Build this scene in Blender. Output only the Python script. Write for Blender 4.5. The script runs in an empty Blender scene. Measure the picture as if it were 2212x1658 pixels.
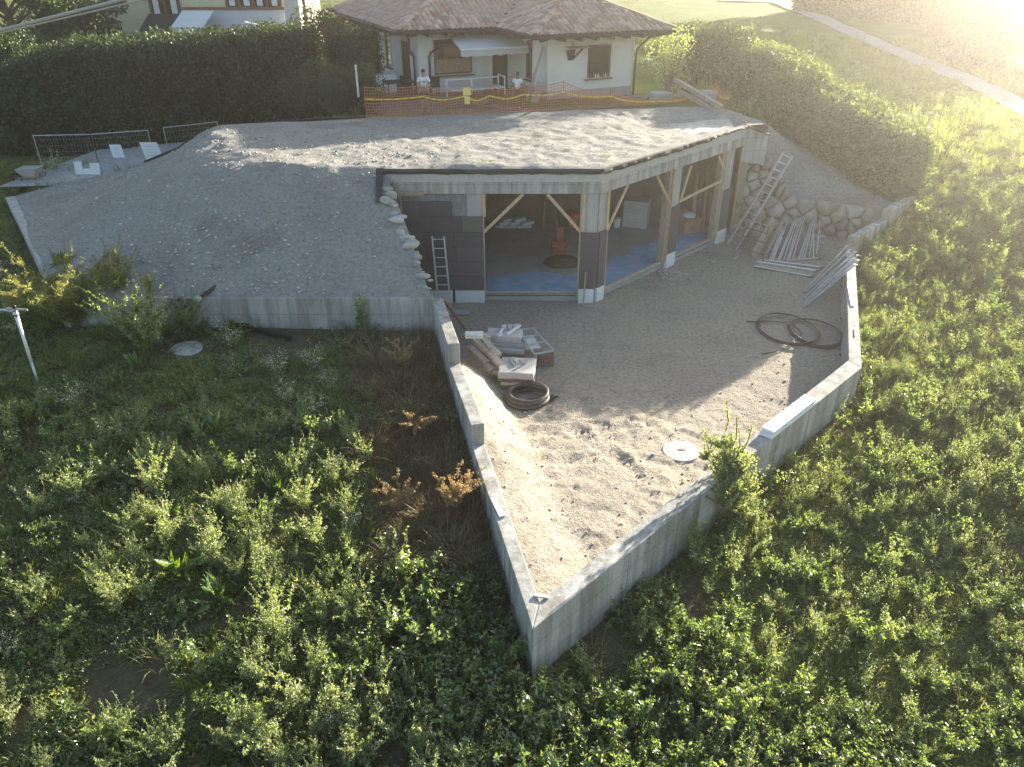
import bpy, bmesh, math, random
import numpy as np
from mathutils import Vector, Matrix, Euler
random.seed(7); RNG = np.random.default_rng(7)
SC = bpy.context.scene
COL = SC.collection
R = math.radians

# ------------------------------------------------------------------ camera
PITCH = 30.0; CAM_H = 10.43; FOCAL = 1640.0          # FOCAL in units of a 2212 px wide frame
cam_d = bpy.data.cameras.new('camera'); cam = bpy.data.objects.new('camera', cam_d); COL.objects.link(cam)
cam.location = (0, 0, CAM_H); cam.rotation_euler = (R(90 - PITCH), 0, 0)
cam_d.sensor_width = 36; cam_d.lens = 36 * FOCAL / 2212; cam_d.clip_end = 2000; cam_d.clip_start = .1
SC.camera = cam
# ------------------------------------------------------------------ light
SUN_AZ, SUN_EL = 40.0, 12.6                          # azimuth to the right of +Y
w = bpy.data.worlds.new('World'); SC.world = w; w.use_nodes = True
nt = w.node_tree; sky = nt.nodes.new('ShaderNodeTexSky'); sky.sky_type = 'NISHITA'; sky.sun_disc = False
sky.sun_elevation = R(SUN_EL); sky.sun_rotation = R(SUN_AZ); sky.air_density = 1.0; sky.dust_density = 1.2
nt.links.new(sky.outputs[0], nt.nodes['Background'].inputs[0]); nt.nodes['Background'].inputs[1].default_value = 0.07
sun_d = bpy.data.lights.new('sun', 'SUN'); sun_d.energy = 5.0; sun_d.angle = R(.5); sun_d.color = (1.0, .91, .76)
sun = bpy.data.objects.new('sun', sun_d); COL.objects.link(sun)
sun_dir = Vector((-math.sin(R(SUN_AZ)) * math.cos(R(SUN_EL)), -math.cos(R(SUN_AZ)) * math.cos(R(SUN_EL)), -math.sin(R(SUN_EL))))
sun.rotation_euler = sun_dir.to_track_quat('-Z', 'Y').to_euler(); sun.location = (20, 40, 40)
vs = SC.view_settings; vs.view_transform = 'Standard'; vs.look = 'None'; vs.gamma = 1; vs.exposure = 2.3
SC.render.engine = 'CYCLES'
cy = SC.cycles; cy.use_denoising = True; cy.max_bounces = 6; cy.diffuse_bounces = 3; cy.glossy_bounces = 2
cy.transmission_bounces = 4; cy.volume_bounces = 0; cy.transparent_max_bounces = 8; cy.sample_clamp_indirect = 4
HAZE_DENSITY, HAZE_G = 0.0017, 0.85

# ------------------------------------------------------------------ pixel -> place (2212 x 1658 reading of the photo)
_c, _s = math.cos(R(PITCH)), math.sin(R(PITCH))
def ray(x, y):
    u, v = (x - 1106) / FOCAL, (829 - y) / FOCAL
    return u, _c + v * _s, -_s + v * _c
def at(x, y, z=0.):
    r = ray(x, y); t = (z - CAM_H) / r[2]; return Vector((r[0] * t, r[1] * t, z))
def atY(x, y, Y):
    r = ray(x, y); t = Y / r[1]; return Vector((r[0] * t, Y, CAM_H + r[2] * t))

# ------------------------------------------------------------------ materials
def _nodes(name):
    m = bpy.data.materials.new(name); m.use_nodes = True
    return m, m.node_tree, m.node_tree.nodes['Principled BSDF']
def _noise(t, scale, detail=4, rough=.55, vec=None, stretch=None):
    n = t.nodes.new('ShaderNodeTexNoise'); n.inputs['Scale'].default_value = scale
    n.inputs['Detail'].default_value = detail; n.inputs['Roughness'].default_value = rough
    c = t.nodes.new('ShaderNodeNewGeometry').outputs['Position'] if vec is None else vec
    if stretch:
        mp = t.nodes.new('ShaderNodeMapping'); mp.inputs['Scale'].default_value = stretch
        t.links.new(c, mp.inputs[0]); c = mp.outputs[0]
    t.links.new(c, n.inputs['Vector'])
    return n.outputs['Fac']
def _ramp(t, fac, stops):
    r = t.nodes.new('ShaderNodeValToRGB'); e = r.color_ramp.elements
    while len(e) < len(stops): e.new(.5)
    for k, (p, col) in zip(e, stops): k.position = p; k.color = (*col, 1)
    t.links.new(fac, r.inputs[0]); return r.outputs[0]
def _mix(t, fac, a, b, mode='MIX'):
    m = t.nodes.new('ShaderNodeMix'); m.data_type = 'RGBA'; m.blend_type = mode
    for s, v in ((m.inputs[0], fac), (m.inputs[6], a), (m.inputs[7], b)):
        if hasattr(v, 'is_output') or hasattr(v, 'node'): t.links.new(v, s)
        elif isinstance(v, (int, float)): s.default_value = v
        else: s.default_value = (*v, 1)
    return m.outputs[2]
def _bump(t, h, strength, dist=.02):
    b = t.nodes.new('ShaderNodeBump'); b.inputs['Strength'].default_value = strength; b.inputs['Distance'].default_value = dist
    t.links.new(h, b.inputs['Height']); return b.outputs[0]
def mat(name, c1, c2=None, scale=4., rough=.8, bump=0., bscale=30., metal=0., spec=.3, var=0., stretch=None, lo=.35, hi=.65, local=False):
    m, t, p = _nodes(name)
    p.inputs['Roughness'].default_value = rough; p.inputs['Metallic'].default_value = metal
    p.inputs['Specular IOR Level'].default_value = spec
    vec = t.nodes.new('ShaderNodeTexCoord').outputs['Object'] if local else None
    c = None
    if c2 is not None: c = _ramp(t, _noise(t, scale, 5, .6, vec, stretch), [(lo, c1), (hi, c2)])
    if var:
        oi = t.nodes.new('ShaderNodeObjectInfo')
        k = _ramp(t, oi.outputs['Random'], [(0, (1 - var,) * 3), (1, (1 + var * .4,) * 3)])
        c = _mix(t, 1., c if c is not None else c1, k, 'MULTIPLY')
    if c is None: p.inputs['Base Color'].default_value = (*c1, 1)
    else: t.links.new(c, p.inputs['Base Color'])
    if bump: t.links.new(_bump(t, _noise(t, bscale, 5, .6, vec), bump), p.inputs['Normal'])
    return m
def earth_mat(name, a, b, c, damp, bump=.6):
    m, t, p = _nodes(name); p.inputs['Roughness'].default_value = .95; p.inputs['Specular IOR Level'].default_value = .15
    big = _ramp(t, _noise(t, .45, 4), [(.3, a), (.55, b), (.75, damp)])
    fine = _ramp(t, _noise(t, 9., 6, .7), [(.3, (.62, .62, .62)), (.5, (1, 1, 1)), (.72, (1.25, 1.25, 1.25))])
    peb = t.nodes.new('ShaderNodeTexVoronoi'); peb.inputs['Scale'].default_value = 22
    t.links.new(t.nodes.new('ShaderNodeNewGeometry').outputs['Position'], peb.inputs['Vector'])
    sp = _ramp(t, peb.outputs['Distance'], [(.0, (1, 1, 1)), (.16, (1, 1, 1)), (.24, (0, 0, 0))])
    col = _mix(t, 1., big, fine, 'MULTIPLY')
    k = t.nodes.new('ShaderNodeMath'); k.operation = 'MULTIPLY'; k.inputs[1].default_value = .45
    t.links.new(sp, k.inputs[0])
    col = _mix(t, k.outputs[0], col, c)
    t.links.new(col, p.inputs['Base Color'])
    h = t.nodes.new('ShaderNodeMath'); h.operation = 'ADD'
    t.links.new(_noise(t, 14, 7, .7), h.inputs[0]); t.links.new(k.outputs[0], h.inputs[1])
    t.links.new(_bump(t, h.outputs[0], bump, .05), p.inputs['Normal'])
    return m
def meadow_mat(name):
    m = earth_mat(name, (.085, .075, .045), (.12, .10, .06), (.16, .13, .09), (.06, .06, .03)); t = m.node_tree; p = t.nodes['Principled BSDF']
    src = p.inputs['Base Color'].links[0].from_socket; g = t.nodes.new('ShaderNodeNewGeometry'); sp = t.nodes.new('ShaderNodeSeparateXYZ'); t.links.new(g.outputs['Position'], sp.inputs[0])
    k = t.nodes.new('ShaderNodeMapRange'); k.inputs['From Min'].default_value = 30; k.inputs['From Max'].default_value = 38; t.links.new(sp.outputs['Y'], k.inputs['Value'])
    lawn = _ramp(t, _noise(t, .5, 6, .65), [(.3, (.075, .105, .022)), (.55, (.13, .165, .035)), (.75, (.19, .21, .06))])
    t.links.new(_mix(t, k.outputs['Result'], src, lawn), p.inputs['Base Color']); return m
def concrete_mat(name, a, b, stain, lines=True):
    m, t, p = _nodes(name); p.inputs['Roughness'].default_value = .88; p.inputs['Specular IOR Level'].default_value = .2
    base = _ramp(t, _noise(t, .9, 6, .65), [(.3, a), (.7, b)])
    streak = _ramp(t, _noise(t, 1.6, 5, .6, None, (2.6, 2.6, .22)), [(.38, (0, 0, 0)), (.62, (1, 1, 1))])
    k = t.nodes.new('ShaderNodeMath'); k.operation = 'MULTIPLY'; k.inputs[1].default_value = .75; t.links.new(streak, k.inputs[0])
    col = _mix(t, k.outputs[0], base, stain)
    fine = _ramp(t, _noise(t, 26, 5, .7), [(.3, (.82, .82, .82)), (.6, (1.05, 1.05, 1.05))])
    col = _mix(t, 1., col, fine, 'MULTIPLY')
    hgt = _noise(t, 18, 6, .65)
    if lines:
        g = t.nodes.new('ShaderNodeNewGeometry'); sp = t.nodes.new('ShaderNodeSeparateXYZ'); t.links.new(g.outputs['Position'], sp.inputs[0])
        wob = _noise(t, .7, 3)
        ad = t.nodes.new('ShaderNodeMath'); ad.operation = 'MULTIPLY_ADD'; ad.inputs[1].default_value = .035
        t.links.new(wob, ad.inputs[0]); t.links.new(sp.outputs['Z'], ad.inputs[2])
        md = t.nodes.new('ShaderNodeMath'); md.operation = 'PINGPONG'; md.inputs[1].default_value = .25; t.links.new(ad.outputs[0], md.inputs[0])
        ln = _ramp(t, md.outputs[0], [(.0, (0, 0, 0)), (.03, (.12, .12, .12))])
        ln2 = _ramp(t, md.outputs[0], [(.0, (.72, .72, .72)), (.02, (1, 1, 1))])
        col = _mix(t, 1., col, ln2, 'MULTIPLY')
        am = t.nodes.new('ShaderNodeMath'); am.operation = 'ADD'; t.links.new(hgt, am.inputs[0]); t.links.new(ln, am.inputs[1]); hgt = am.outputs[0]
    t.links.new(col, p.inputs['Base Color']); t.links.new(_bump(t, hgt, .35, .02), p.inputs['Normal'])
    return m
def leaf_mat(name, c1, c2, trans=.4, tcol=None, gloss=.035, rough=.5, nscale=.8):
    m = bpy.data.materials.new(name); m.use_nodes = True; t = m.node_tree; t.nodes.clear()
    oi = t.nodes.new('ShaderNodeObjectInfo')
    a = t.nodes.new('ShaderNodeMath'); a.operation = 'ADD'; t.links.new(_noise(t, nscale, 3), a.inputs[0])
    b = t.nodes.new('ShaderNodeMath'); b.operation = 'MULTIPLY_ADD'; b.inputs[1].default_value = .5; b.inputs[2].default_value = -.25
    t.links.new(oi.outputs['Random'], b.inputs[0]); t.links.new(b.outputs[0], a.inputs[1])
    col = _ramp(t, a.outputs[0], [(.25, c1), (.75, c2)])
    d = t.nodes.new('ShaderNodeBsdfDiffuse'); tr = t.nodes.new('ShaderNodeBsdfTranslucent'); g = t.nodes.new('ShaderNodeBsdfGlossy')
    g.inputs['Roughness'].default_value = rough; g.inputs['Color'].default_value = (.9, .95, .9, 1)
    t.links.new(col, d.inputs['Color'])
    tc = _mix(t, 1., col, tcol or (1.45, 1.55, .62), 'MULTIPLY'); t.links.new(tc, tr.inputs['Color'])
    m1 = t.nodes.new('ShaderNodeMixShader'); m1.inputs[0].default_value = trans
    t.links.new(d.outputs[0], m1.inputs[1]); t.links.new(tr.outputs[0], m1.inputs[2])
    m2 = t.nodes.new('ShaderNodeMixShader'); m2.inputs[0].default_value = gloss
    t.links.new(m1.outputs[0], m2.inputs[1]); t.links.new(g.outputs[0], m2.inputs[2])
    o = t.nodes.new('ShaderNodeOutputMaterial'); t.links.new(m2.outputs[0], o.inputs[0])
    return m

MT = dict(
 concrete=concrete_mat('concrete', (.36, .355, .33), (.58, .57, .53), (.20, .19, .165)),
 concrete_plain=concrete_mat('concrete_plain', (.42, .41, .39), (.54, .53, .50), (.33, .32, .30), False),
 block=mat('concrete_block', (.20, .20, .20), (.27, .27, .265), 6, .95, .4, 60, var=.15),
 mortar=mat('mortar', (.42, .41, .39), (.5, .49, .46), 8, .95, .3, 40),
 earth=earth_mat('mound_gravel', (.265, .25, .225), (.325, .31, .28), (.47, .46, .44), (.21, .195, .17), .9),
 yard=earth_mat('yard_earth', (.40, .345, .27), (.36, .315, .26), (.52, .48, .43), (.27, .235, .19), 1.0),
 ground=meadow_mat('meadow_ground'), soil=earth_mat('meadow_soil', (.085, .075, .045), (.12, .10, .06), (.16, .13, .09), (.06, .06, .03)), straw=leaf_mat('straw_grass', (.30, .24, .10), (.46, .40, .20), .45, (1.3, 1.2, .7), .03),
 gravel_court=earth_mat('court_gravel', (.40, .40, .39), (.46, .46, .45), (.5, .5, .5), (.34, .33, .31)),
 stone=mat('field_stone', (.36, .335, .29), (.52, .49, .44), 3, .9, .5, 14, var=.28),
 boulder=mat('boulder', (.29, .25, .205), (.44, .395, .335), 1.6, .92, .6, 9, var=.3),
 rubble=mat('wall_mortar', (.20, .155, .115), (.30, .235, .175), 6, .95, .6, 20),
 pebble=mat('pebble', (.42, .40, .36), (.56, .54, .50), 6, .9, .2, 30, var=.45),
 eps=mat('graphite_insulation', (.115, .10, .108), (.145, .128, .134), 40, .9, .25, 120, var=.22),
 eps_olive=mat('grey_green_panel', (.13, .125, .095), (.155, .148, .115), 30, .9, .2, 100),
 white_board=mat('white_insulation', (.66, .69, .71), (.76, .78, .79), 2, .8, .15, 40),
 wood=mat('new_timber', (.48, .33, .20), (.62, .45, .30), 3, .75, .2, 12, stretch=(6, 6, 1.2), var=.2),
 oldwood=mat('weathered_timber', (.30, .25, .19), (.44, .38, .30), 3, .85, .3, 14, stretch=(6, 6, 1.5), var=.25),
 membrane=mat('black_membrane', (.012, .012, .013), (.022, .022, .024), 4, .32, .35, 6, spec=.55),
 membrane_dull=mat('dimpled_membrane', (.02, .018, .018), (.03, .027, .026), 8, .6, .3, 30),
 blue=mat('blue_sheet', (.22, .40, .60), (.40, .53, .66), 2.2, .7, .12, 30, lo=.35, hi=.7),
 slab_in=mat('inside_floor', (.34, .33, .31), (.44, .425, .40), 1.2, .95, .3, 25),
 inner=mat('inside_block_wall', (.24, .19, .145), (.32, .265, .21), 1.2, .95, .3, 20),
 brick=mat('red_brick', (.42, .13, .075), (.52, .19, .12), 20, .9, .3, 60, var=.25),
 white=mat('white_paint', (.74, .74, .73), (.80, .80, .79), 2, .6),
 plaster=mat('white_plaster', (.72, .70, .655), (.78, .765, .73), .7, .92, .12, 40),
 plinth=mat('grey_plinth', (.36, .35, .34), (.44, .43, .41), 1.5, .92, .2, 30),
 brown=mat('brown_wood', (.19, .085, .045), (.27, .125, .07), 5, .6, .15, 20, var=.15),
 darkwood=mat('dark_door_wood', (.055, .028, .018), (.08, .042, .028), 5, .55, .1, 20),
 gutter=mat('dark_metal_gutter', (.045, .042, .04), (.06, .055, .052), 4, .38, metal=.6, spec=.5),
 tile=mat('clay_tile', (.46, .25, .185), (.66, .50, .41), 2.2, .85, .3, 30, var=.42, lo=.3, hi=.7),
 tile_bed=mat('tile_bed', (.20, .13, .10), (.27, .18, .14), 5, .95),
 glass=mat('window_glass', (.022, .02, .018), None, rough=.08, spec=.8),
 blind=mat('woven_blind', (.33, .22, .12), (.60, .47, .32), 9, .8, stretch=(1, 1, 6)),
 awning=mat('awning_cloth', (.52, .50, .50), (.57, .55, .55), 2, .85),
 black=mat('black_plastic', (.016, .016, .017), None, rough=.45, spec=.45),
 hose=mat('corrugated_pipe', (.075, .062, .052), (.11, .092, .078), 10, .45, spec=.45),
 thin_hose=mat('irrigation_hose', (.05, .042, .036), None, rough=.5),
 steel=mat('galvanised_steel', (.50, .50, .50), (.62, .62, .61), 6, .38, metal=.75, spec=.5, var=.15),
 alu=mat('dull_aluminium', (.56, .56, .55), (.66, .66, .65), 4, .45, metal=.5, spec=.5),
 rust=mat('rusty_steel', (.17, .08, .045), (.26, .14, .08), 12, .85, .2, 40),
 granite=mat('granite_slab', (.50, .48, .45), (.64, .62, .59), 26, .85, .35, 40, var=.18),
 kerbstone=mat('kerb_stone', (.44, .36, .29), (.54, .46, .385), 12, .9, .3, 40, var=.22),
 paverbrown=mat('brown_paver', (.20, .135, .10), (.27, .19, .15), 10, .9, .3, 40, var=.2),
 cardboard=mat('cardboard', (.42, .29, .17), (.50, .36, .23), 3, .85),
 foam=mat('pale_foam_pack', (.56, .52, .53), (.64, .60, .61), 2, .8),
 net=mat('orange_net', (.60, .22, .11), (.50, .18, .09), 1.5, .6),
 tape=mat('yellow_tape', (.80, .58, .08), (.70, .50, .08), 3, .5),
 tapeprint=mat('tape_print', (.06, .05, .03), None, rough=.6),
 bark=mat('bark', (.13, .095, .065), (.22, .17, .125), 12, .95, .5, 40),
 stem=mat('green_stem', (.12, .14, .05), (.2, .2, .09), 8, .8),
 dry=leaf_mat('dry_grass', (.14, .105, .055), (.24, .175, .095), .3, (1.3, 1.1, .7), .03),
 rusty=leaf_mat('rusty_plume', (.36, .255, .13), (.52, .40, .23), .35, (1.3, 1.1, .7), .03),
 grass=leaf_mat('grass_blades', (.115, .155, .04), (.28, .31, .10), .55),
 grass_bright=leaf_mat('bright_grass', (.22, .25, .065), (.40, .39, .15), .55),
 weed=leaf_mat('broad_weed', (.12, .17, .06), (.26, .31, .13), .55, gloss=.09, rough=.32),
 weed_pale=leaf_mat('pale_weed', (.23, .27, .135), (.44, .47, .28), .55, gloss=.07, rough=.35),
 artemisia=leaf_mat('feathery_weed', (.24, .25, .09), (.44, .43, .19), .55, (1.4, 1.35, .7)),
 dock=leaf_mat('dock_leaf', (.08, .14, .025), (.15, .21, .05), .55, gloss=.1),
 hedge=leaf_mat('hedge_leaf', (.03, .042, .016), (.075, .09, .036), .55, gloss=.06),
 hedge_r=leaf_mat('laurel_leaf', (.07, .085, .03), (.17, .19, .07), .55, gloss=.12, rough=.3),
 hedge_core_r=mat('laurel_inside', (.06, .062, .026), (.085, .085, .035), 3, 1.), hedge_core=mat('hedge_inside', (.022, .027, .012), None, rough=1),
 tree=leaf_mat('tree_leaf', (.035, .055, .018), (.085, .115, .04), .35),
 sapling=leaf_mat('sapling_leaf', (.27, .30, .16), (.44, .46, .28), .55, gloss=.06),
 redleaf=leaf_mat('red_leaf', (.22, .06, .045), (.3, .1, .07), .4),
 flower=mat('white_petal', (.75, .76, .68), None, rough=.8),
 asphalt=mat('path_gravel', (.34, .33, .32), (.43, .42, .41), 3, .95, .4, 30),
 sand=mat('pale_court_sand', (.52, .50, .42), (.58, .56, .48), 1, .95),
 creamwall=mat('cream_wall', (.60, .57, .40), (.66, .63, .46), 1, .9),
 lilacwall=mat('pale_wall', (.60, .60, .66), (.66, .66, .70), 1, .9),
 pinkwall=mat('pink_wall', (.60, .44, .36), (.66, .50, .42), 1, .9),
 bluebox=mat('dark_blue_panel', (.03, .04, .10), None, rough=.6),
 skin=mat('skin', (.42, .25, .18), None, rough=.6), skin2=mat('brown_skin', (.20, .105, .07), None, rough=.6),
 hair=mat('black_hair', (.012, .01, .009), None, rough=.6), tee=mat('white_shirt', (.72, .73, .76), (.78, .79, .80), 6, .9),
 shorts=mat('dark_shorts', (.05, .05, .06), None, rough=.9), greyprint=mat('grey_print', (.25, .26, .30), None, rough=.9),
 paper=mat('white_sign', (.74, .77, .84), None, rough=.6), signprint=mat('sign_print', (.45, .46, .52), None, rough=.7),
 cable=mat('cable_sheath', (.42, .40, .36), None, rough=.5), signyellow=mat('yellow_sign', (.78, .62, .22), None, rough=.6),
 redbarrow=mat('red_plastic', (.45, .05, .03), None, rough=.5), tank=mat('grey_violet_plastic', (.34, .28, .30), None, rough=.5),
)

# ------------------------------------------------------------------ mesh collecting
class MB:
    def __init__(s): s.v = []; s.f = []; s.m = []
    def add(s, vs, fs, mi=0):
        o = len(s.v); s.v += [tuple(p) for p in vs]; s.f += [tuple(i + o for i in f) for f in fs]; s.m += [mi] * len(fs); return s
    def hexa(s, b, t, mi=0):                         # two quads: bottom ring, top ring
        n = len(b)
        fs = [tuple(range(n - 1, -1, -1)), tuple(range(n, 2 * n))] + [(i, (i + 1) % n, n + (i + 1) % n, n + i) for i in range(n)]
        return s.add(list(b) + list(t), fs, mi)
    def prism(s, poly, z0, z1, mi=0):
        if sum(a[0] * b[1] - b[0] * a[1] for a, b in zip(poly, poly[1:] + poly[:1])) < 0: poly = poly[::-1]
        zt = z1 if isinstance(z1, (list, tuple)) else [z1] * len(poly)
        return s.hexa([(p[0], p[1], z0) for p in poly], [(p[0], p[1], z) for p, z in zip(poly, zt)], mi)
    def box(s, c, d, rz=0., rot=None, mi=0):
        M = rot if rot is not None else Matrix.Rotation(rz, 3, 'Z')
        c = Vector(c); x, y, z = d[0] / 2, d[1] / 2, d[2] / 2
        q = [c + M @ Vector(p) for p in ((-x, -y, -z), (x, -y, -z), (x, y, -z), (-x, y, -z), (-x, -y, z), (x, -y, z), (x, y, z), (-x, y, z))]
        return s.hexa(q[:4], q[4:], mi)
    def bar(s, a, b, w, h=None, up=(0, 0, 1), mi=0):
        a, b = Vector(a), Vector(b); h = h or w; d = (b - a).normalized(); u = Vector(up)
        if abs(d.dot(u)) > .98: u = Vector((1, 0, 0))
        x = d.cross(u).normalized() * w / 2; y = x.cross(d).normalized() * h / 2
        return s.hexa([a - x - y, a + x - y, a + x + y, a - x + y], [b - x - y, b + x - y, b + x + y, b - x + y], mi)
    def tube(s, path, r, n=8, mi=0, cap=True):
        P = [Vector(p) for p in path]; rs = r if isinstance(r, (list, tuple)) else [r] * len(P)
        rings = []; pu = None
        for i, p in enumerate(P):
            d = (P[min(i + 1, len(P) - 1)] - P[max(i - 1, 0)]).normalized()
            u = Vector((0, 0, 1)) if abs(d.z) < .95 else Vector((1, 0, 0))
            if pu is not None: u = pu
            x = d.cross(u)
            x = x.normalized() if x.length > 1e-6 else d.orthogonal().normalized()
            y = x.cross(d).normalized(); pu = y
            rings.append([p + (x * math.cos(2 * math.pi * k / n) + y * math.sin(2 * math.pi * k / n)) * rs[i] for k in range(n)])
        vs = [q for g in rings for q in g]; fs = []
        for i in range(len(P) - 1):
            for k in range(n): fs.append((i * n + k, (i + 1) * n + k, (i + 1) * n + (k + 1) % n, i * n + (k + 1) % n))
        if cap: fs += [tuple(range(n)), tuple(range(len(P) * n - 1, (len(P) - 1) * n - 1, -1))]
        return s.add(vs, fs, mi)
    def quad(s, a, b, c, d, mi=0): return s.add([a, b, c, d], [(0, 1, 2, 3)], mi)
    def ball(s, c, r, sc=(1, 1, 1), sub=2, mi=0):
        bm = bmesh.new(); bmesh.ops.create_icosphere(bm, subdivisions=sub, radius=r)
        vs = [(c[0] + v.co.x * sc[0], c[1] + v.co.y * sc[1], c[2] + v.co.z * sc[2]) for v in bm.verts]
        fs = [tuple(v.index for v in f.verts) for f in bm.faces]; bm.free()
        return s.add(vs, fs, mi)
    def lathe(s, c, prof, n=24, mi=0):
        vs = [(c[0] + r * math.cos(2 * math.pi * k / n), c[1] + r * math.sin(2 * math.pi * k / n), c[2] + z) for r, z in prof for k in range(n)]
        fs = [(i * n + k, i * n + (k + 1) % n, (i + 1) * n + (k + 1) % n, (i + 1) * n + k) for i in range(len(prof) - 1) for k in range(n)]
        fs += [tuple(range(n - 1, -1, -1)), tuple(range((len(prof) - 1) * n, len(prof) * n))]
        return s.add(vs, fs, mi)
    def build(s, name, mats, parent=None, smooth=False, bevel=0.):
        off = Vector((0, 0, 0)); q = parent
        while q is not None: off += q.location; q = q.parent
        me = bpy.data.meshes.new(name)
        me.from_pydata([(p[0] - off.x, p[1] - off.y, p[2] - off.z) for p in s.v], [], s.f)
        mats = mats if isinstance(mats, (list, tuple)) else [mats]
        for k in mats: me.materials.append(MT[k] if isinstance(k, str) else k)
        if len(mats) > 1: me.polygons.foreach_set('material_index', s.m)
        if smooth: me.polygons.foreach_set('use_smooth', [True] * len(me.polygons))
        o = bpy.data.objects.new(name, me); COL.objects.link(o); o.parent = parent
        if bevel:
            b = o.modifiers.new('edge', 'BEVEL'); b.width = bevel; b.segments = 2; b.limit_method = 'ANGLE'
        return o
def np_mesh(name, V, F, mats, parent=None, smooth=False, mi=None, link=True):
    me = bpy.data.meshes.new(name); V = np.asarray(V, np.float32); F = np.asarray(F, np.int32)
    me.vertices.add(len(V)); me.vertices.foreach_set('co', V.ravel())
    k = F.shape[1]; me.loops.add(F.size); me.loops.foreach_set('vertex_index', F.ravel())
    me.polygons.add(len(F)); me.polygons.foreach_set('loop_start', np.arange(0, F.size, k, dtype=np.int32))
    me.update(calc_edges=True)
    for m in (mats if isinstance(mats, (list, tuple)) else [mats]): me.materials.append(MT[m])
    if mi is not None: me.polygons.foreach_set('material_index', np.asarray(mi, np.int32))
    if smooth: me.polygons.foreach_set('use_smooth', np.ones(len(F), bool))
    o = bpy.data.objects.new(name, me)
    if link: COL.objects.link(o)
    o.parent = parent
    return o
def tag(o, label=None, cat=None, group=None, kind=None):
    if label: o['label'] = label
    if cat: o['category'] = cat
    if group: o['group'] = group
    if kind: o['kind'] = kind
    return o
def thing(name, label, cat, loc=(0, 0, 0), group=None):
    o = bpy.data.objects.new(name, None); COL.objects.link(o); o.location = loc; o.empty_display_size = .2
    return tag(o, label, cat, group)
def struct(o, label=None): return tag(o, label, None, None, 'structure')
def copy_tree(o, parent=None):
    c = o.copy(); COL.objects.link(c); c.parent = parent
    for ch in list(o.children): copy_tree(ch, c)
    return c
def share(name, src, loc, parent=None, rot=(0, 0, 0), scale=(1, 1, 1)):   # another object on the same mesh
    o = bpy.data.objects.new(name, src); COL.objects.link(o); o.parent = parent
    off = Vector((0, 0, 0)); q = parent
    while q is not None: off += q.location; q = q.parent
    o.location = Vector(loc) - off; o.rotation_euler = rot; o.scale = scale
    return o

# ------------------------------------------------------------------ noise and fields
def _hash(ix, iy, seed):
    h = (ix.astype(np.int64) * 374761393 + iy.astype(np.int64) * 668265263 + seed * 974634777) & 0x7fffffff
    h = ((h ^ (h >> 13)) * 1274126177) & 0x7fffffff
    return ((h ^ (h >> 16)) & 0xffff) / 65535.0
def vn(x, y, seed=0):
    x = np.asarray(x, float); y = np.asarray(y, float)
    ix, iy = np.floor(x), np.floor(y); fx, fy = x - ix, y - iy
    fx = fx * fx * (3 - 2 * fx); fy = fy * fy * (3 - 2 * fy)
    a, b, c, d = _hash(ix, iy, seed), _hash(ix + 1, iy, seed), _hash(ix, iy + 1, seed), _hash(ix + 1, iy + 1, seed)
    return (a * (1 - fx) + b * fx) * (1 - fy) + (c * (1 - fx) + d * fx) * fy
def fbm(x, y, seed=0, oct=4):
    s = 0; a = .5
    for k in range(oct): s = s + a * (vn(x, y, seed + k) - .5); x = np.asarray(x) * 2.03 + 11; y = np.asarray(y) * 2.03 + 7; a *= .5
    return s
class TPS:
    def __init__(s, pts, smooth=0.):
        P = np.array(pts, float); s.p = P[:, :2]; n = len(P)
        K = s.k(np.linalg.norm(s.p[:, None] - s.p[None], axis=2)) + np.eye(n) * smooth
        Q = np.hstack([np.ones((n, 1)), s.p]); A = np.block([[K, Q], [Q.T, np.zeros((3, 3))]])
        s.w = np.linalg.solve(A, np.concatenate([P[:, 2], [0, 0, 0]]))
    @staticmethod
    def k(r): return np.where(r > 1e-9, r * r * np.log(np.maximum(r, 1e-9)), 0)
    def __call__(s, x, y):
        x = np.asarray(x, float); q = np.stack([x.ravel(), np.asarray(y, float).ravel()], 1); out = np.empty(len(q))
        for i in range(0, len(q), 20000):
            c = q[i:i + 20000]
            out[i:i + 20000] = s.k(np.linalg.norm(c[:, None] - s.p[None], axis=2)) @ s.w[:-3] + s.w[-3] + c @ s.w[-2:]
        return out.reshape(x.shape)
def inside(poly, x, y):
    x = np.asarray(x, float); y = np.asarray(y, float); r = np.zeros(x.shape, bool)
    for (ax, ay), (bx, by) in zip(poly, poly[1:] + poly[:1]):
        c = ((ay > y) != (by > y)) & (x < (bx - ax) * (y - ay) / ((by - ay) or 1e-12) + ax); r ^= c
    return r
def seg_dist(a, b, x, y):
    dx, dy = b[0] - a[0], b[1] - a[1]; t = np.clip(((x - a[0]) * dx + (y - a[1]) * dy) / (dx * dx + dy * dy), 0, 1)
    return np.hypot(x - a[0] - t * dx, y - a[1] - t * dy)
def poly_dist(poly, x, y): return np.min([seg_dist(a, b, x, y) for a, b in zip(poly, poly[1:] + poly[:1])], axis=0)
def smooth(t): t = np.clip(t, 0, 1); return t * t * (3 - 2 * t)
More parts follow.
